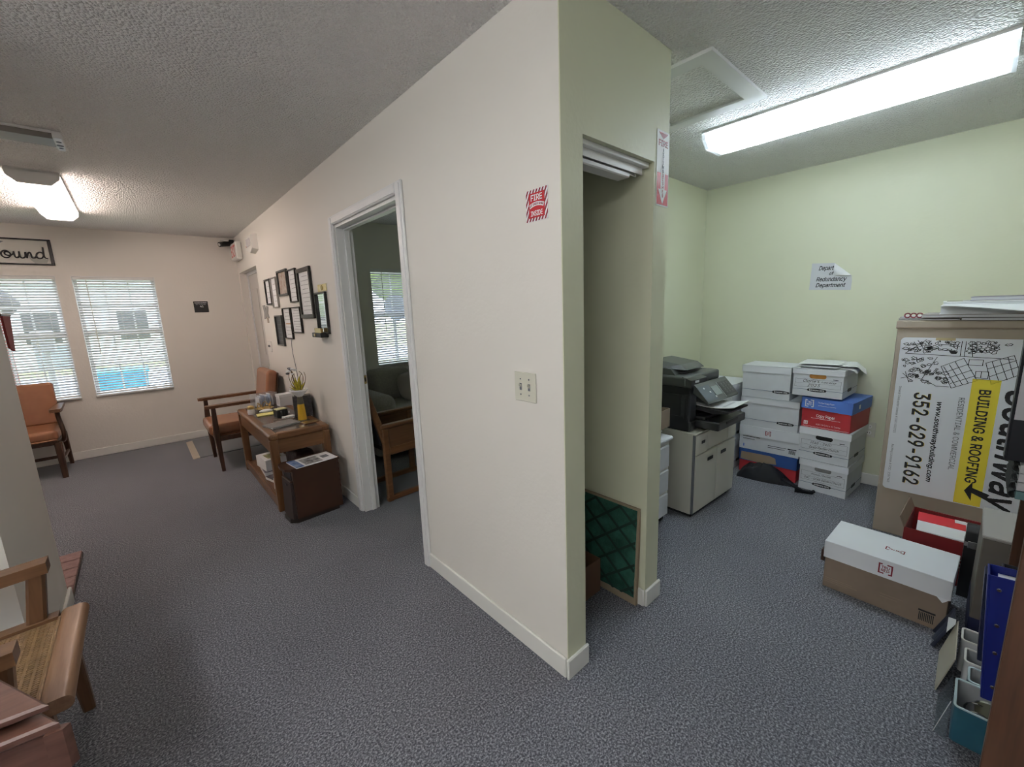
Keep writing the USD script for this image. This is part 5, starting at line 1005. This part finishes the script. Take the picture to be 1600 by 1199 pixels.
# cartoon line drawing of a house under construction, drawn upright along the sign's other axis
def strokes(polys, w): return unary_union([LineString(p).buffer(w / 2, 3) for p in polys if len(p) > 1])
L = []
def ab(pts): return [(-1.198 + v, 0.655 + u) for u, v in pts]      # u across the sheet's top (0..0.42+), v downwards
for pts in ([(0.02, 0.085), (0.42, 0.095)], [(0.02, 0.085), (0.10, 0.005)], [(0.10, 0.23), (0.15, 0.10)], [(0.235, 0.01), (0.235, 0.09)], [(0.25, 0.01), (0.25, 0.09)], [(0.27, 0.01), (0.28, 0.09)],
            [(0.17, 0.15), (0.25, 0.10), (0.31, 0.215), (0.22, 0.265), (0.17, 0.15)], [(0.18, 0.15), (0.235, 0.252)], [(0.20, 0.137), (0.26, 0.243)], [(0.22, 0.12), (0.28, 0.232)], [(0.19, 0.18), (0.27, 0.13)], [(0.205, 0.21), (0.285, 0.16)], [(0.215, 0.24), (0.30, 0.19)],
            [(0.33, 0.12), (0.42, 0.075), (0.45, 0.17), (0.36, 0.23), (0.33, 0.12)], [(0.35, 0.11), (0.385, 0.215)], [(0.375, 0.10), (0.41, 0.20)], [(0.40, 0.085), (0.43, 0.185)], [(0.34, 0.15), (0.43, 0.10)], [(0.35, 0.19), (0.44, 0.13)],
            [(0.30, 0.165), (0.345, 0.165), (0.345, 0.20), (0.30, 0.20), (0.30, 0.165)], [(0.295, 0.207), (0.35, 0.207)], [(0.32, 0.165), (0.32, 0.20)], [(0.27, 0.105), (0.32, 0.105), (0.32, 0.135), (0.27, 0.135), (0.27, 0.105)],
            [(0.16, 0.03), (0.22, 0.03), (0.22, 0.06), (0.16, 0.06)], [(0.05, 0.02), (0.08, 0.07)], [(0.065, 0.01), (0.095, 0.06)], [(0.055, 0.035), (0.075, 0.025)], [(0.065, 0.05), (0.085, 0.04)], [(0.075, 0.065), (0.09, 0.055)],
            [(0.02, 0.20), (0.06, 0.24)], [(0.03, 0.19), (0.05, 0.25)], [(0.015, 0.23), (0.055, 0.215)], [(0.08, 0.22), (0.13, 0.24), (0.16, 0.26), (0.21, 0.26)]): L.append(ab(pts))
rr = random.Random(5)
def blob(u, v, r, k=8):
    a0 = rr.random() * 6; return ab([(u + 1.5 * r * (0.3 + 0.9 * rr.random()) * math.cos(a0 + i * 6.3 / k), v + r * (0.3 + 1.0 * rr.random()) * math.sin(a0 + i * 6.3 / k)) for i in range(k + 1)])
for i in range(120):
    u, v = rr.choice([(rr.uniform(0.015, 0.22), rr.uniform(0.012, 0.075)), (rr.uniform(0.015, 0.17), rr.uniform(0.11, 0.20)), (rr.uniform(0.26, 0.40), rr.uniform(0.012, 0.07)), (rr.uniform(0.05, 0.20), rr.uniform(0.17, 0.25))]); L.append(blob(u, v, rr.uniform(0.004, 0.011)))
sg('line_drawing', strokes(L, 0.0026).simplify(0.0004), ink)
sg('drawing_fill', unary_union([Polygon(ab([(0.105, 0.045), (0.125, 0.04), (0.12, 0.06), (0.108, 0.062)])), Polygon(ab([(0.19, 0.062), (0.225, 0.065), (0.22, 0.078), (0.20, 0.078)])), Polygon(ab([(0.07, 0.205), (0.085, 0.20), (0.09, 0.215), (0.075, 0.225)]))]), ink)
part(t, 'yellow_tab', bx(-0.0062, -0.0042, -0.865, -0.790, 1.190, 1.2035), M('tab_tan', (0.45, 0.36, 0.20), 0.5))
# pile on the carton
def sheet_thing(name, label, cat, x0, x1, y0, y1, z0, z1, mat, rz=0, pages=None):
    t = thing(name, label, cat, ((x0 + x1) / 2, (y0 + y1) / 2, z0), rz); w, d = (x1 - x0) / 2, (y1 - y0) / 2
    if pages is None: part(t, 'sheet', bx(-w, w, -d, d, 0, z1 - z0, 0.001), mat); 
    else:
        part(t, 'pages', bx(-w + 0.003, w - 0.003, -d + 0.003, d - 0.003, 0.002, z1 - z0 - 0.002), pages); part(t, 'cover', bx(-w, w, -d, d, z1 - z0 - 0.002, z1 - z0), mat); part(t, 'back_cover', bx(-w, w, -d, d, 0, 0.002), mat)
    return t
folder_m = M('folder_taupe', (0.30, 0.275, 0.255), 0.6)
sheet_thing('file_folder', 'wide grey-brown folder sticking out left at the bottom of the pile on the tan carton', 'folder', 2.20, 2.52, -0.86, -0.615, 1.2975, 1.306, folder_m, 4, paper_grey)
sheet_thing('file_folder', 'dark thin folder at the bottom right of the pile on the tan carton', 'folder', 2.18, 2.50, -1.16, -0.872, 1.2975, 1.3125, dark_pl, 0, paper_grey)
sheet_thing('file_folder', 'grey folder across the middle of the pile on the tan carton', 'folder', 2.17, 2.50, -1.17, -0.725, 1.313, 1.330, folder_m, -2, paper_grey)
t = thing('spiral_pad', 'small pad with red-brown coil at the left of the pile on the tan carton', 'notepad', (2.33, -0.670, 1.3065))
part(t, 'pad', bx(-0.10, 0.10, -0.05, 0.035, 0, 0.012, 0.001), paper_grey)
for k in range(3): part(t, 'coil', tube([(-0.105, 0.01 - 0.025 * k + 0.012 * math.cos(a), 0.018 + 0.012 * math.sin(a)) for a in np.linspace(0, 2 * math.pi, 14)], 0.0035, 6), M('coil_red_%d' % k, (0.17, 0.03, 0.035), 0.5))
t = sheet_thing('document_stack', 'thick stack of white documents in the pile on the tan carton', 'paper', 2.19, 2.50, -1.16, -0.785, 1.3305, 1.374, paper, 1.5, paper_grey)
t = thing('drooping_sheets', 'white sheets drooping at the front right of the pile on the tan carton', 'paper', (0, 0, 0))
V = []; F = []
for i in range(14):
    for j in range(8):
        u, v = i / 13, j / 7; y = -0.80 - 0.36 * u; x = 2.40 - 0.30 * v; z = 1.3765 - 0.045 * min(1.0, max(0.0, (v - 0.66) / 0.34)) ** 1.3 * u ** 1.3; V.append((x - 0.02 * u * v, y, z))
V = np.array(V); V = np.vstack([V, V + [0, 0, 0.004]])
for i in range(13):
    for j in range(7):
        a = i * 8 + j; n_ = 112; F += [[a, a + 8, a + 1], [a + 1, a + 8, a + 9], [a + n_, a + 1 + n_, a + 8 + n_], [a + 1 + n_, a + 9 + n_, a + 8 + n_]]
for j in range(7): F += [[j, j + 1, j + 113], [j, j + 113, j + 112], [104 + j, 216 + j, 217 + j], [104 + j, 217 + j, 105 + j]]
for i in range(13): F += [[8 * i + 7, 8 * i + 15, 8 * i + 127], [8 * i + 7, 8 * i + 127, 8 * i + 119]]
part(t, 'sheet', trimesh.Trimesh(V, F, process=False), paper, smooth=20)
t = sheet_thing('photo_book', 'white bordered album on the pile on the tan carton', 'album', 2.20, 2.52, -1.18, -0.79, 1.381, 1.396, paper, 2, paper_grey)
part(t, 'cover_mat', bx(-0.13, 0.14, -0.17, 0.18, 0.015, 0.0165), M('album_olive', (0.33, 0.34, 0.24), 0.5)); part(t, 'cover_photo', bx(-0.10, 0.12, -0.16, 0.12, 0.0165, 0.0175), paper_grey)
sheet_thing('magazine', 'purple-grey magazine on the very top of the pile on the tan carton', 'magazine', 2.27, 2.52, -1.22, -0.90, 1.399, 1.418, M('mag_mauve', (0.20, 0.15, 0.19), 0.4, var=(15, (0.17, 0.19, 0.30))), -3, paper_grey)

# ------------------------------------------------------------------ floor cartons near the bookcase
t = paper_carton('kraft paper carton with a white lid and red logo on the carpet', (1.468, -0.770, 0.0), -92.5, 0.445, 0.285, 0.250, 0.088, kraft, card_lid)
yl = -0.1425 - 0.0006; yf = -0.1368
logo(t, 0.025, (0.01, yl, 0.205), R_C, U_C, maroon_print)
bk = sbox(-0.034, -0.015, 0.034, 0.015).difference(sbox(-0.03, -0.011, 0.03, 0.011)).difference(sbox(-0.02, -1, 0.02, 1).intersection(sbox(-0.02, -0.02, 0.02, 0.02)).difference(sbox(-0.02, -0.011, 0.02, 0.011)))
part(t, 'logo_frame', flat(bk, (0.02, -0.015, 0.2506), (1, 0, 0), (0, 1, 0), 0.0006), maroon_print); part(t, 'lettering', text('TRU RED', 0.011, (0.02, -0.021, 0.2506), (1, 0, 0), (0, 1, 0), 0.045, True, center=True), maroon_print)
part(t, 'barcode', cat_([bx(0.135 + 0.0055 * k, 0.138 + 0.0055 * k, yf - 0.0006, yf + 0.001, 0.022, 0.062) for k in range(9)]), ink, kind='stuff'); part(t, 'barcode_head', flat(sbox(0.132, 0.066, 0.186, 0.074), (0, yf, 0), R_C, U_C, 0.0006), ink)
for (a, b, z_) in ((-0.21, -0.10, 0.05), (-0.21, -0.08, 0.04), (-0.21, -0.12, 0.03), (0.0, 0.08, 0.075), (0.0, 0.06, 0.062)): part(t, 'print_line', flat(sbox(a, z_, b, z_ + 0.004), (0, yf, 0), R_C, U_C, 0.0006), M('kraft_print_%d' % int(z_ * 1000), (0.27, 0.20, 0.145), 0.7))
part(t, 'torn_flap', hull([(0.18, -0.1432, 0.163), (0.218, -0.1432, 0.163), (0.20, -0.150, 0.145), (0.20, -0.1432, 0.160)]), card_lid)
part(t, 'side_tab', bx(-0.236, -0.222, -0.13, 0.05, 0.13, 0.19, 0.002), dark_brown)

t = thing('open_carton', 'open dark red carton with white papers inside behind the kraft carton', 'cardboard box', (1.955, -0.945, 0.0), -92)
open_carton(t, 0.30, 0.33, 0.235, red_dark, kraft, flaps=(('-x', 0.06, -70), ('+y', 0.10, 82)))
part(t, 'lettering', text('Copy Paper', 0.022, (0.06, -0.1655, 0.12), R_C, U_C, 0.12, True), white_print); part(t, 'print_line', flat(sbox(0.06, 0.10, 0.15, 0.103), (0, -0.1653, 0), R_C, U_C, 0.0006), white_print)
t = thing('paper_ream', 'white paper ream with a red label inside the open dark red carton', 'paper', (1.95, -0.93, 0.006), -88)
part(t, 'ream', bx(-0.10, 0.10, -0.13, 0.13, 0, 0.225, 0.003), paper); part(t, 'red_label', bx(-0.10, 0.08, 0.0, 0.125, 0.225, 0.2262), red_print); part(t, 'white_patch', bx(0.04, 0.08, 0.08, 0.125, 0.2262, 0.227), white_print)

t = thing('black_case', 'narrow black case with a rounded top between the red carton and the grey box', 'case', (1.735, -1.035, 0.0))
pr = LineString([(0, 0.0), (0, 0.33)]).buffer(0.035, 10).intersection(sbox(-0.05, 0, 0.05, 0.5)); m_ = ext(pr, 0.24); R5 = np.eye(4); R5[:3, :3] = [[1, 0, 0], [0, 0, -1], [0, 1, 0]]; R5[:3, 3] = [0, 0.03, 0]; m_.apply_transform(R5)
part(t, 'case_body', m_, black_pl, smooth=40); part(t, 'grey_band', bx(-0.037, 0.037, -0.21, 0.032, 0.26, 0.285, 0.004), M('band_grey', (0.25, 0.25, 0.26), 0.4)); part(t, 'latch', bx(-0.04, -0.034, -0.02, 0.02, 0.255, 0.29, 0.002), chrome)
t = thing('storage_box', 'tall grey-brown storage box with white print on its top beside the binders', 'box', (1.47, -1.21, 0.0))
gb = M('taupe_card', (0.15, 0.132, 0.11), 0.6, var=(4, (0.12, 0.105, 0.09)))
part(t, 'body', bx(-0.165, 0.165, -0.14, 0.168, 0, 0.488, 0.003), gb); part(t, 'lid', bx(-0.168, 0.168, -0.143, 0.170, 0.482, 0.495, 0.003), M('taupe_lid', (0.36, 0.34, 0.32), 0.6)); part(t, 'blue_base', bx(-0.1665, 0.1665, -0.1415, 0.1695, 0.0, 0.13, 0.002), M('navy_base', (0.02, 0.025, 0.075), 0.5))
part(t, 'lettering', text('FILE', 0.03, (-0.07, 0.04, 0.4955), (0, -1, 0), (1, 0, 0), 0.09, True), white_print); part(t, 'lettering', text('BOX', 0.03, (-0.12, 0.04, 0.4955), (0, -1, 0), (1, 0, 0), 0.09, True), white_print)
part(t, 'hand_hole', flat(stadium(0.09, 0.03), (-0.1656, 0.05, 0.42), (0, -1, 0), (0, 0, 1), 0.001), ink)

# ------------------------------------------------------------------ bookcase at the right edge, with binders
t = thing('bookcase', 'brown wooden bookcase end panel and shelves at the right edge', 'bookcase', (0.2, -1.05, 0.0))
part(t, 'end_panel', bx(0, 0.022, -0.36, 0, 0, 1.65, 0.002), shelf_wood)
part(t, 'end_panel', bx(1.02, 1.04, -0.36, -0.06, 0, 1.65, 0.002), shelf_wood)
for z in (0.0, 0.262, 0.84, 1.62): part(t, 'shelf_board', bx(0.0221, 1.0199, -0.36, -0.05, z if z else 0.02, (z if z else 0.02) + 0.018, 0.001), wood('shelf_board_%d' % int(z * 100), (0.12, 0.055, 0.028), (0.075, 0.032, 0.016), 0.45, 0))
part(t, 'back_panel', bx(0.022, 1.02, -0.366, -0.3605, 0, 1.65), shelf_wood)

def binder(label, x, y, z, th, h, d, mat, name='ring_binder', lean=0.0, rivets=True, rings=False):
    """Standing binder: covers face -x/+x, spine towards +y."""
    t = thing(name, label, 'binder', (x, y, z), 0, rx=lean)
    part(t, 'cover', bx(0, 0.004, -d, -0.004, 0, h, 0.001), mat); part(t, 'cover', bx(th - 0.004, th, -d, -0.004, 0, h, 0.001), mat); part(t, 'spine', bx(0, th, -0.005, 0, 0, h, 0.0015), mat)
    if not rings: part(t, 'pages', bx(0.008, th - 0.008, -d + 0.02, -0.02, 0.008, h - 0.02), paper)
    if rivets:
        for z_ in (0.12, 0.40, 0.62, 0.90): part(t, 'rivet', cyl((0.0005, -0.022, h * z_), (-0.0025, -0.022, h * z_), 0.006, 0.004, 10), chrome)
    return t
blue_b = M('binder_blue', (0.012, 0.022, 0.20), 0.35); navy_b = M('binder_navy', (0.012, 0.018, 0.05), 0.4)
binder('blue ring binder with steel rivets leaning out of the bookcase', 0.60, -1.060, 0.281, 0.075, 0.385, 0.27, blue_b, lean=-4.0)
binder('navy ring binder just behind the blue binder in the bookcase', 0.78, -1.052, 0.281, 0.06, 0.30, 0.26, navy_b, lean=-3.0, rivets=False)
binder('dark slate binder beside the navy one in the bookcase', 0.87, -1.075, 0.281, 0.05, 0.29, 0.25, dark_pl, lean=0, rivets=False)
t = thing('spiral_reports', 'stack of comb-bound reports with black coils on the upper bookcase shelf', 'report', (0.72, -1.062, 0.859))
for k in range(4):
    part(t, 'report_pages', bx(0, 0.22, -0.26, 0.0, 0.0005 + k * 0.026, 0.024 + k * 0.026, 0.001), (M('report_teal', (0.12, 0.22, 0.23), 0.5) if k == 0 else paper_grey))
    part(t, 'comb_binding', cat_([tube([(0.01 + 0.0115 * i, 0.004 + 0.009 * math.cos(a), 0.012 + k * 0.026 + 0.011 * math.sin(a)) for a in np.linspace(0, 2 * math.pi, 9)], 0.0022, 4) for i in range(18)]), black_pl, kind='stuff')
t = binder('tall black binder standing on the comb-bound reports in the bookcase', 0.735, -1.030, 0.966, 0.06, 0.42, 0.28, M('binder_black', (0.010, 0.012, 0.018), 0.4), rivets=False)
part(t, 'grey_label', bx(-0.0012, 0, -0.03, -0.006, 0.12, 0.40), paper_grey)

teal = M('bin_teal', (0.022, 0.10, 0.155), 0.4, var=(7, (0.03, 0.13, 0.185))); teal_l = M('bin_pale_teal', (0.50, 0.62, 0.66), 0.35); bin_w = M('bin_white', (0.66, 0.665, 0.67), 0.4); bin_in = M('bin_inside', (0.40, 0.42, 0.43), 0.5)
def desk_bin(label, x, y, w, d, h, mat, rim):
    t = thing('desk_bin', label, 'bin', (x, y, 0.0385)); e = 0.003; r = 0.012
    o = sbox(0, -d, w, 0).buffer(-r).buffer(r); i = o.buffer(-e)
    part(t, 'bin_shell', ext(o.difference(i), h), mat); part(t, 'bin_floor', ext(i, 0.003), mat); part(t, 'bin_liner', mv(ext(i.difference(i.buffer(-0.001)), h - 0.004), (0, 0, 0.003)), bin_in)
    part(t, 'bin_rim', mv(ext(o.buffer(0.002).difference(o.buffer(-e - 0.001)), 0.004), (0, 0, h - 0.001)), rim)
    for s in (0, 1): part(t, 'ring', tube([(w * 0.35 + s * w * 0.3, -0.055 - 0.03 * math.cos(a), h * 0.55 + 0.03 * math.sin(a)) for a in np.linspace(0, 2 * math.pi, 16)], 0.0025, 6), chrome)
    return t
desk_bin('dark teal open bin at the front of the row in the bookcase', 0.672, -1.018, 0.145, 0.19, 0.125, teal, teal_l)
desk_bin('pale teal rimmed bin, second in the row behind the dark teal one', 0.83, -1.045, 0.085, 0.17, 0.122, teal, teal_l)
desk_bin('white rimmed bin, third in the row of bins', 0.925, -1.034, 0.085, 0.17, 0.128, bin_w, white_plastic)
desk_bin('white bin with a cream tab, farthest of the row of bins', 1.02 + 0.03, -1.024, 0.085, 0.16, 0.13, bin_w, white_plastic)
t = thing('steel_mug', 'short dark metal-rimmed mug lying in the dark teal bin', 'mug', (0.712, -1.10, 0.076), 0)
part(t, 'mug_wall', rot(lathe([(0.034, 0.0), (0.036, 0.09), (0.033, 0.09), (0.031, 0.004), (0.001, 0.004), (0.001, 0.0), (0.034, 0.0)], 24), 62, (0, 1, 0)), M('roll_olive', (0.10, 0.095, 0.06), 0.35), smooth=40); part(t, 'mug_rim', rot(lathe([(0.0325, 0.088), (0.037, 0.088), (0.037, 0.093), (0.0325, 0.093)], 24), 62, (0, 1, 0)), chrome)
t = thing('plastic_sleeve', 'clear plastic sleeve sagging beside the bins on the carpet', 'plastic sleeve', (0, 0, 0))
part(t, 'sleeve', hull([(0.70, -1.012, 0.15), (0.85, -1.012, 0.15), (0.72, -0.985, 0.002), (0.90, -0.985, 0.002), (0.70, -1.013, 0.002)]), see_through('clear_film', (0.93, 0.95, 0.96), 0.1, 0.9)); part(t, 'sleeve_edge', tube([(0.70, -1.011, 0.152), (0.715, -0.983, 0.003)], 0.0012, 5), paper_grey)
t = thing('cream_folder', 'cream folder leaning along the bins with a white paper corner', 'folder', (0, 0, 0))
part(t, 'folder_sheet', hull([(0.90, -1.010, 0.175), (1.16, -1.010, 0.175), (0.93, -0.975, 0.002), (1.18, -0.975, 0.002), (0.90, -1.013, 0.175), (1.16, -1.013, 0.175), (0.93, -0.979, 0.002)]), M('folder_cream', (0.50, 0.47, 0.38), 0.6)); part(t, 'paper_corner', hull([(1.12, -1.005, 0.18), (1.20, -0.985, 0.155), (1.14, -0.985, 0.12), (1.14, -1.005, 0.19)]), paper)
t = thing('navy_cloth', 'dark navy cloth hanging down beside the white bins', 'cloth', (0, 0, 0))
V = []; F = []
for i in range(14):
    for j in range(10):
        u, v = i / 13, j / 9; V.append((1.19 + 0.13 * u, -1.0 + 0.045 * v + 0.008 * math.sin(u * 15) * v, 0.14 * (1 - v) + 0.003))
V = np.array(V); V = np.vstack([V, V + [0, -0.004, 0]]); n_ = 140
for i in range(13):
    for j in range(9):
        a = i * 10 + j; F += [[a, a + 1, a + 10], [a + 1, a + 11, a + 10], [a + n_, a + 10 + n_, a + 1 + n_], [a + 1 + n_, a + 10 + n_, a + 11 + n_]]
part(t, 'cloth', trimesh.Trimesh(V, F, process=False), M('cloth_navy', (0.02, 0.025, 0.05), 0.8), smooth=True)

# ------------------------------------------------------------------ red cloth beyond the pillar; outdoors behind the blinds
t = thing('red_pennant', 'narrow dark red pennant hanging at the far side of the left wall block', 'pennant', (-1.533, 2.13, 1.28))
part(t, 'cloth', hull([(-0.004, -0.005, 0.22), (0.004, -0.005, 0.22), (-0.004, 0.16, 0.22), (0.004, 0.16, 0.22), (-0.004, 0.0, 0.07), (0.004, 0.0, 0.07), (-0.004, 0.09, 0.05), (0.004, 0.09, 0.05)]), M('pennant_red', (0.22, 0.02, 0.02), 0.7)); part(t, 'hanger_rod', cyl((-0.0, -0.03, 0.225), (0.0, 0.18, 0.225), 0.006, n=8), walnut)
single('ground', bx(-40, 40, 3.9, 60, -0.2, -0.12), M('lawn', (0.36, 0.40, 0.16), 0.9, var=(0.7, (0.46, 0.47, 0.26))), 'sunlit yellow-green lawn outside the windows', 'lawn', kind='structure')
single('pavement', bx(-40, 40, 12.5, 18, -0.12, -0.11), M('asphalt', (0.42, 0.42, 0.44), 0.9), 'pale street beyond the lawn', 'street', kind='structure')
def house(label, x0, x1, y0, y1, h, wall, roof):
    t = thing('building', label, 'building', ((x0 + x1) / 2, (y0 + y1) / 2, -0.12)); w, d = (x1 - x0) / 2, (y1 - y0) / 2
    part(t, 'wall_block', bx(-w, w, -d, d, 0, h), wall)
    part(t, 'roof', hull([(-w - 0.4, -d - 0.4, h), (w + 0.4, -d - 0.4, h), (-w - 0.4, d + 0.4, h), (w + 0.4, d + 0.4, h), (-w + 0.5, 0, h + 1.5), (w - 0.5, 0, h + 1.5)]), roof)
    k = max(2, int(w * 2 / 2.4))
    for i in range(k):
        x = -w + (i + 0.5) * 2 * w / k; f = part(t, 'window', bx(x - 0.5, x + 0.5, -d - 0.05, -d, 0.9, 2.1), trim_white); part(f, 'pane', bx(x - 0.43, x + 0.43, -d - 0.06, -d - 0.045, 0.97, 2.03), dark_pl2)
    part(t, 'door', bx(-0.3, 0.6, -d - 0.04, -d, 0, 2.05), M('far_door_%d' % int(abs(x0) * 10), (0.30, 0.34, 0.38), 0.5))
house('pale house with a grey roof across the street', -9.5, 2.5, 21, 28, 3.0, M('house_pale', (0.72, 0.74, 0.76), 0.8), M('roof_grey', (0.34, 0.35, 0.37), 0.8))
house('second pale house with a brown roof farther left across the street', -26, -13, 22, 29, 3.0, M('house_cream', (0.70, 0.64, 0.55), 0.8), M('roof_brown', (0.28, 0.22, 0.18), 0.8))
blue_out = M('container_blue', (0.02, 0.32, 0.62), 0.4)
t = thing('skip_container', 'bright blue steel skip on the lawn outside the right front window', 'skip', (-1.42, 8.6, -0.12))
part(t, 'body', hull([(x, y, z) for x, z in ((-0.34, 0.05), (0.34, 0.05), (-0.42, 0.78), (0.40, 0.78)) for y in (-0.4, 0.5)]), blue_out); part(t, 'rim', bx(-0.44, 0.42, -0.43, 0.53, 0.76, 0.82, 0.01), blue_out)
for k in range(4): part(t, 'rib', bx(-0.30 + 0.19 * k, -0.26 + 0.19 * k, -0.42, -0.38, 0.08, 0.76, 0.005), blue_out)
t = thing('utility_post', 'grey utility box on a post outside the left front window', 'utility box', (-1.98, 7.2, -0.12))
part(t, 'post', bx(-0.03, 0.03, -0.03, 0.03, 0, 1.4, 0.004), M('post_grey', (0.34, 0.34, 0.36), 0.5)); part(t, 'box', bx(-0.11, 0.09, -0.07, 0.06, 1.22, 1.50, 0.01), M('util_grey', (0.33, 0.33, 0.36), 0.5))
t = thing('lamp_post', 'dark mushroom-topped garden lamp standing outside the left front window', 'garden lamp', (-2.21, 6.5, -0.12))
part(t, 'post', cyl((0, 0, 0), (0, 0, 1.75), 0.05, 0.04, 14), M('lamp_red', (0.24, 0.05, 0.05), 0.5)); part(t, 'shade', lathe([(0.03, 1.70), (0.12, 1.72), (0.19, 1.80), (0.185, 1.86), (0.10, 1.97), (0.02, 2.02), (0.001, 2.02)], 24), M('lamp_dark', (0.05, 0.045, 0.05), 0.5), smooth=40); part(t, 'foot', lathe([(0.12, 0), (0.12, 0.04), (0.05, 0.08)], 18), M('lamp_foot', (0.1, 0.04, 0.04), 0.5))
t = thing('dish_antenna', 'round grey-blue dish antenna outside the office window', 'antenna', (1.69, 4.6, -0.12))
dg = M('dish_grey', (0.20, 0.22, 0.27), 0.5)
part(t, 'dish', mv(rot(lathe([(0.001, 0.0), (0.10, 0.012), (0.178, 0.045), (0.178, 0.053), (0.10, 0.02), (0.001, 0.008)], 30), 84, (1, 0, 0)), (0, 0, 1.64)), dg, smooth=40); part(t, 'mast', cyl((0, 0.05, 0), (0, 0.05, 1.62), 0.022, n=12), dg); part(t, 'feed_arm', tube(spline([(0, 0.02, 1.48), (0, -0.12, 1.48), (0, -0.2, 1.6)], 8), 0.008, 6), dg)
trunk_m = M('trunk', (0.16, 0.11, 0.08), 0.9); leaf_m = M('crown_green', (0.12, 0.19, 0.06), 0.8, var=(3, (0.26, 0.33, 0.10)))
def tree(label, x, y, h, r, seed):
    t = thing('tree', label, 'tree', (x, y, -0.12)); g = np.random.default_rng(seed)
    part(t, 'trunk', tube(spline([(0, 0, 0), (0.05, 0, h * 0.3), (-0.05, 0.05, h * 0.6)], 10), np.linspace(0.16, 0.08, 10), 9), trunk_m)
    for k in range(5):
        s_ = trimesh.creation.icosphere(3, 1.0); v_ = s_.vertices; s_.vertices = v_ * (1 + 0.35 * (meshkit.fbm(v_ * 3 + seed + k) - 0.5))[:, None] * r * g.uniform(0.6, 0.85) + g.normal(size=3) * r * 0.4 + [0, 0, h * 0.72]; part(t, 'foliage_clump', s_, leaf_m, smooth=True)
tree('broad tree across the lawn left of the utility box', -5.6, 15.5, 5.0, 1.8, 1); tree('tree outside the office window', 3.4, 12.0, 5.0, 2.0, 3)
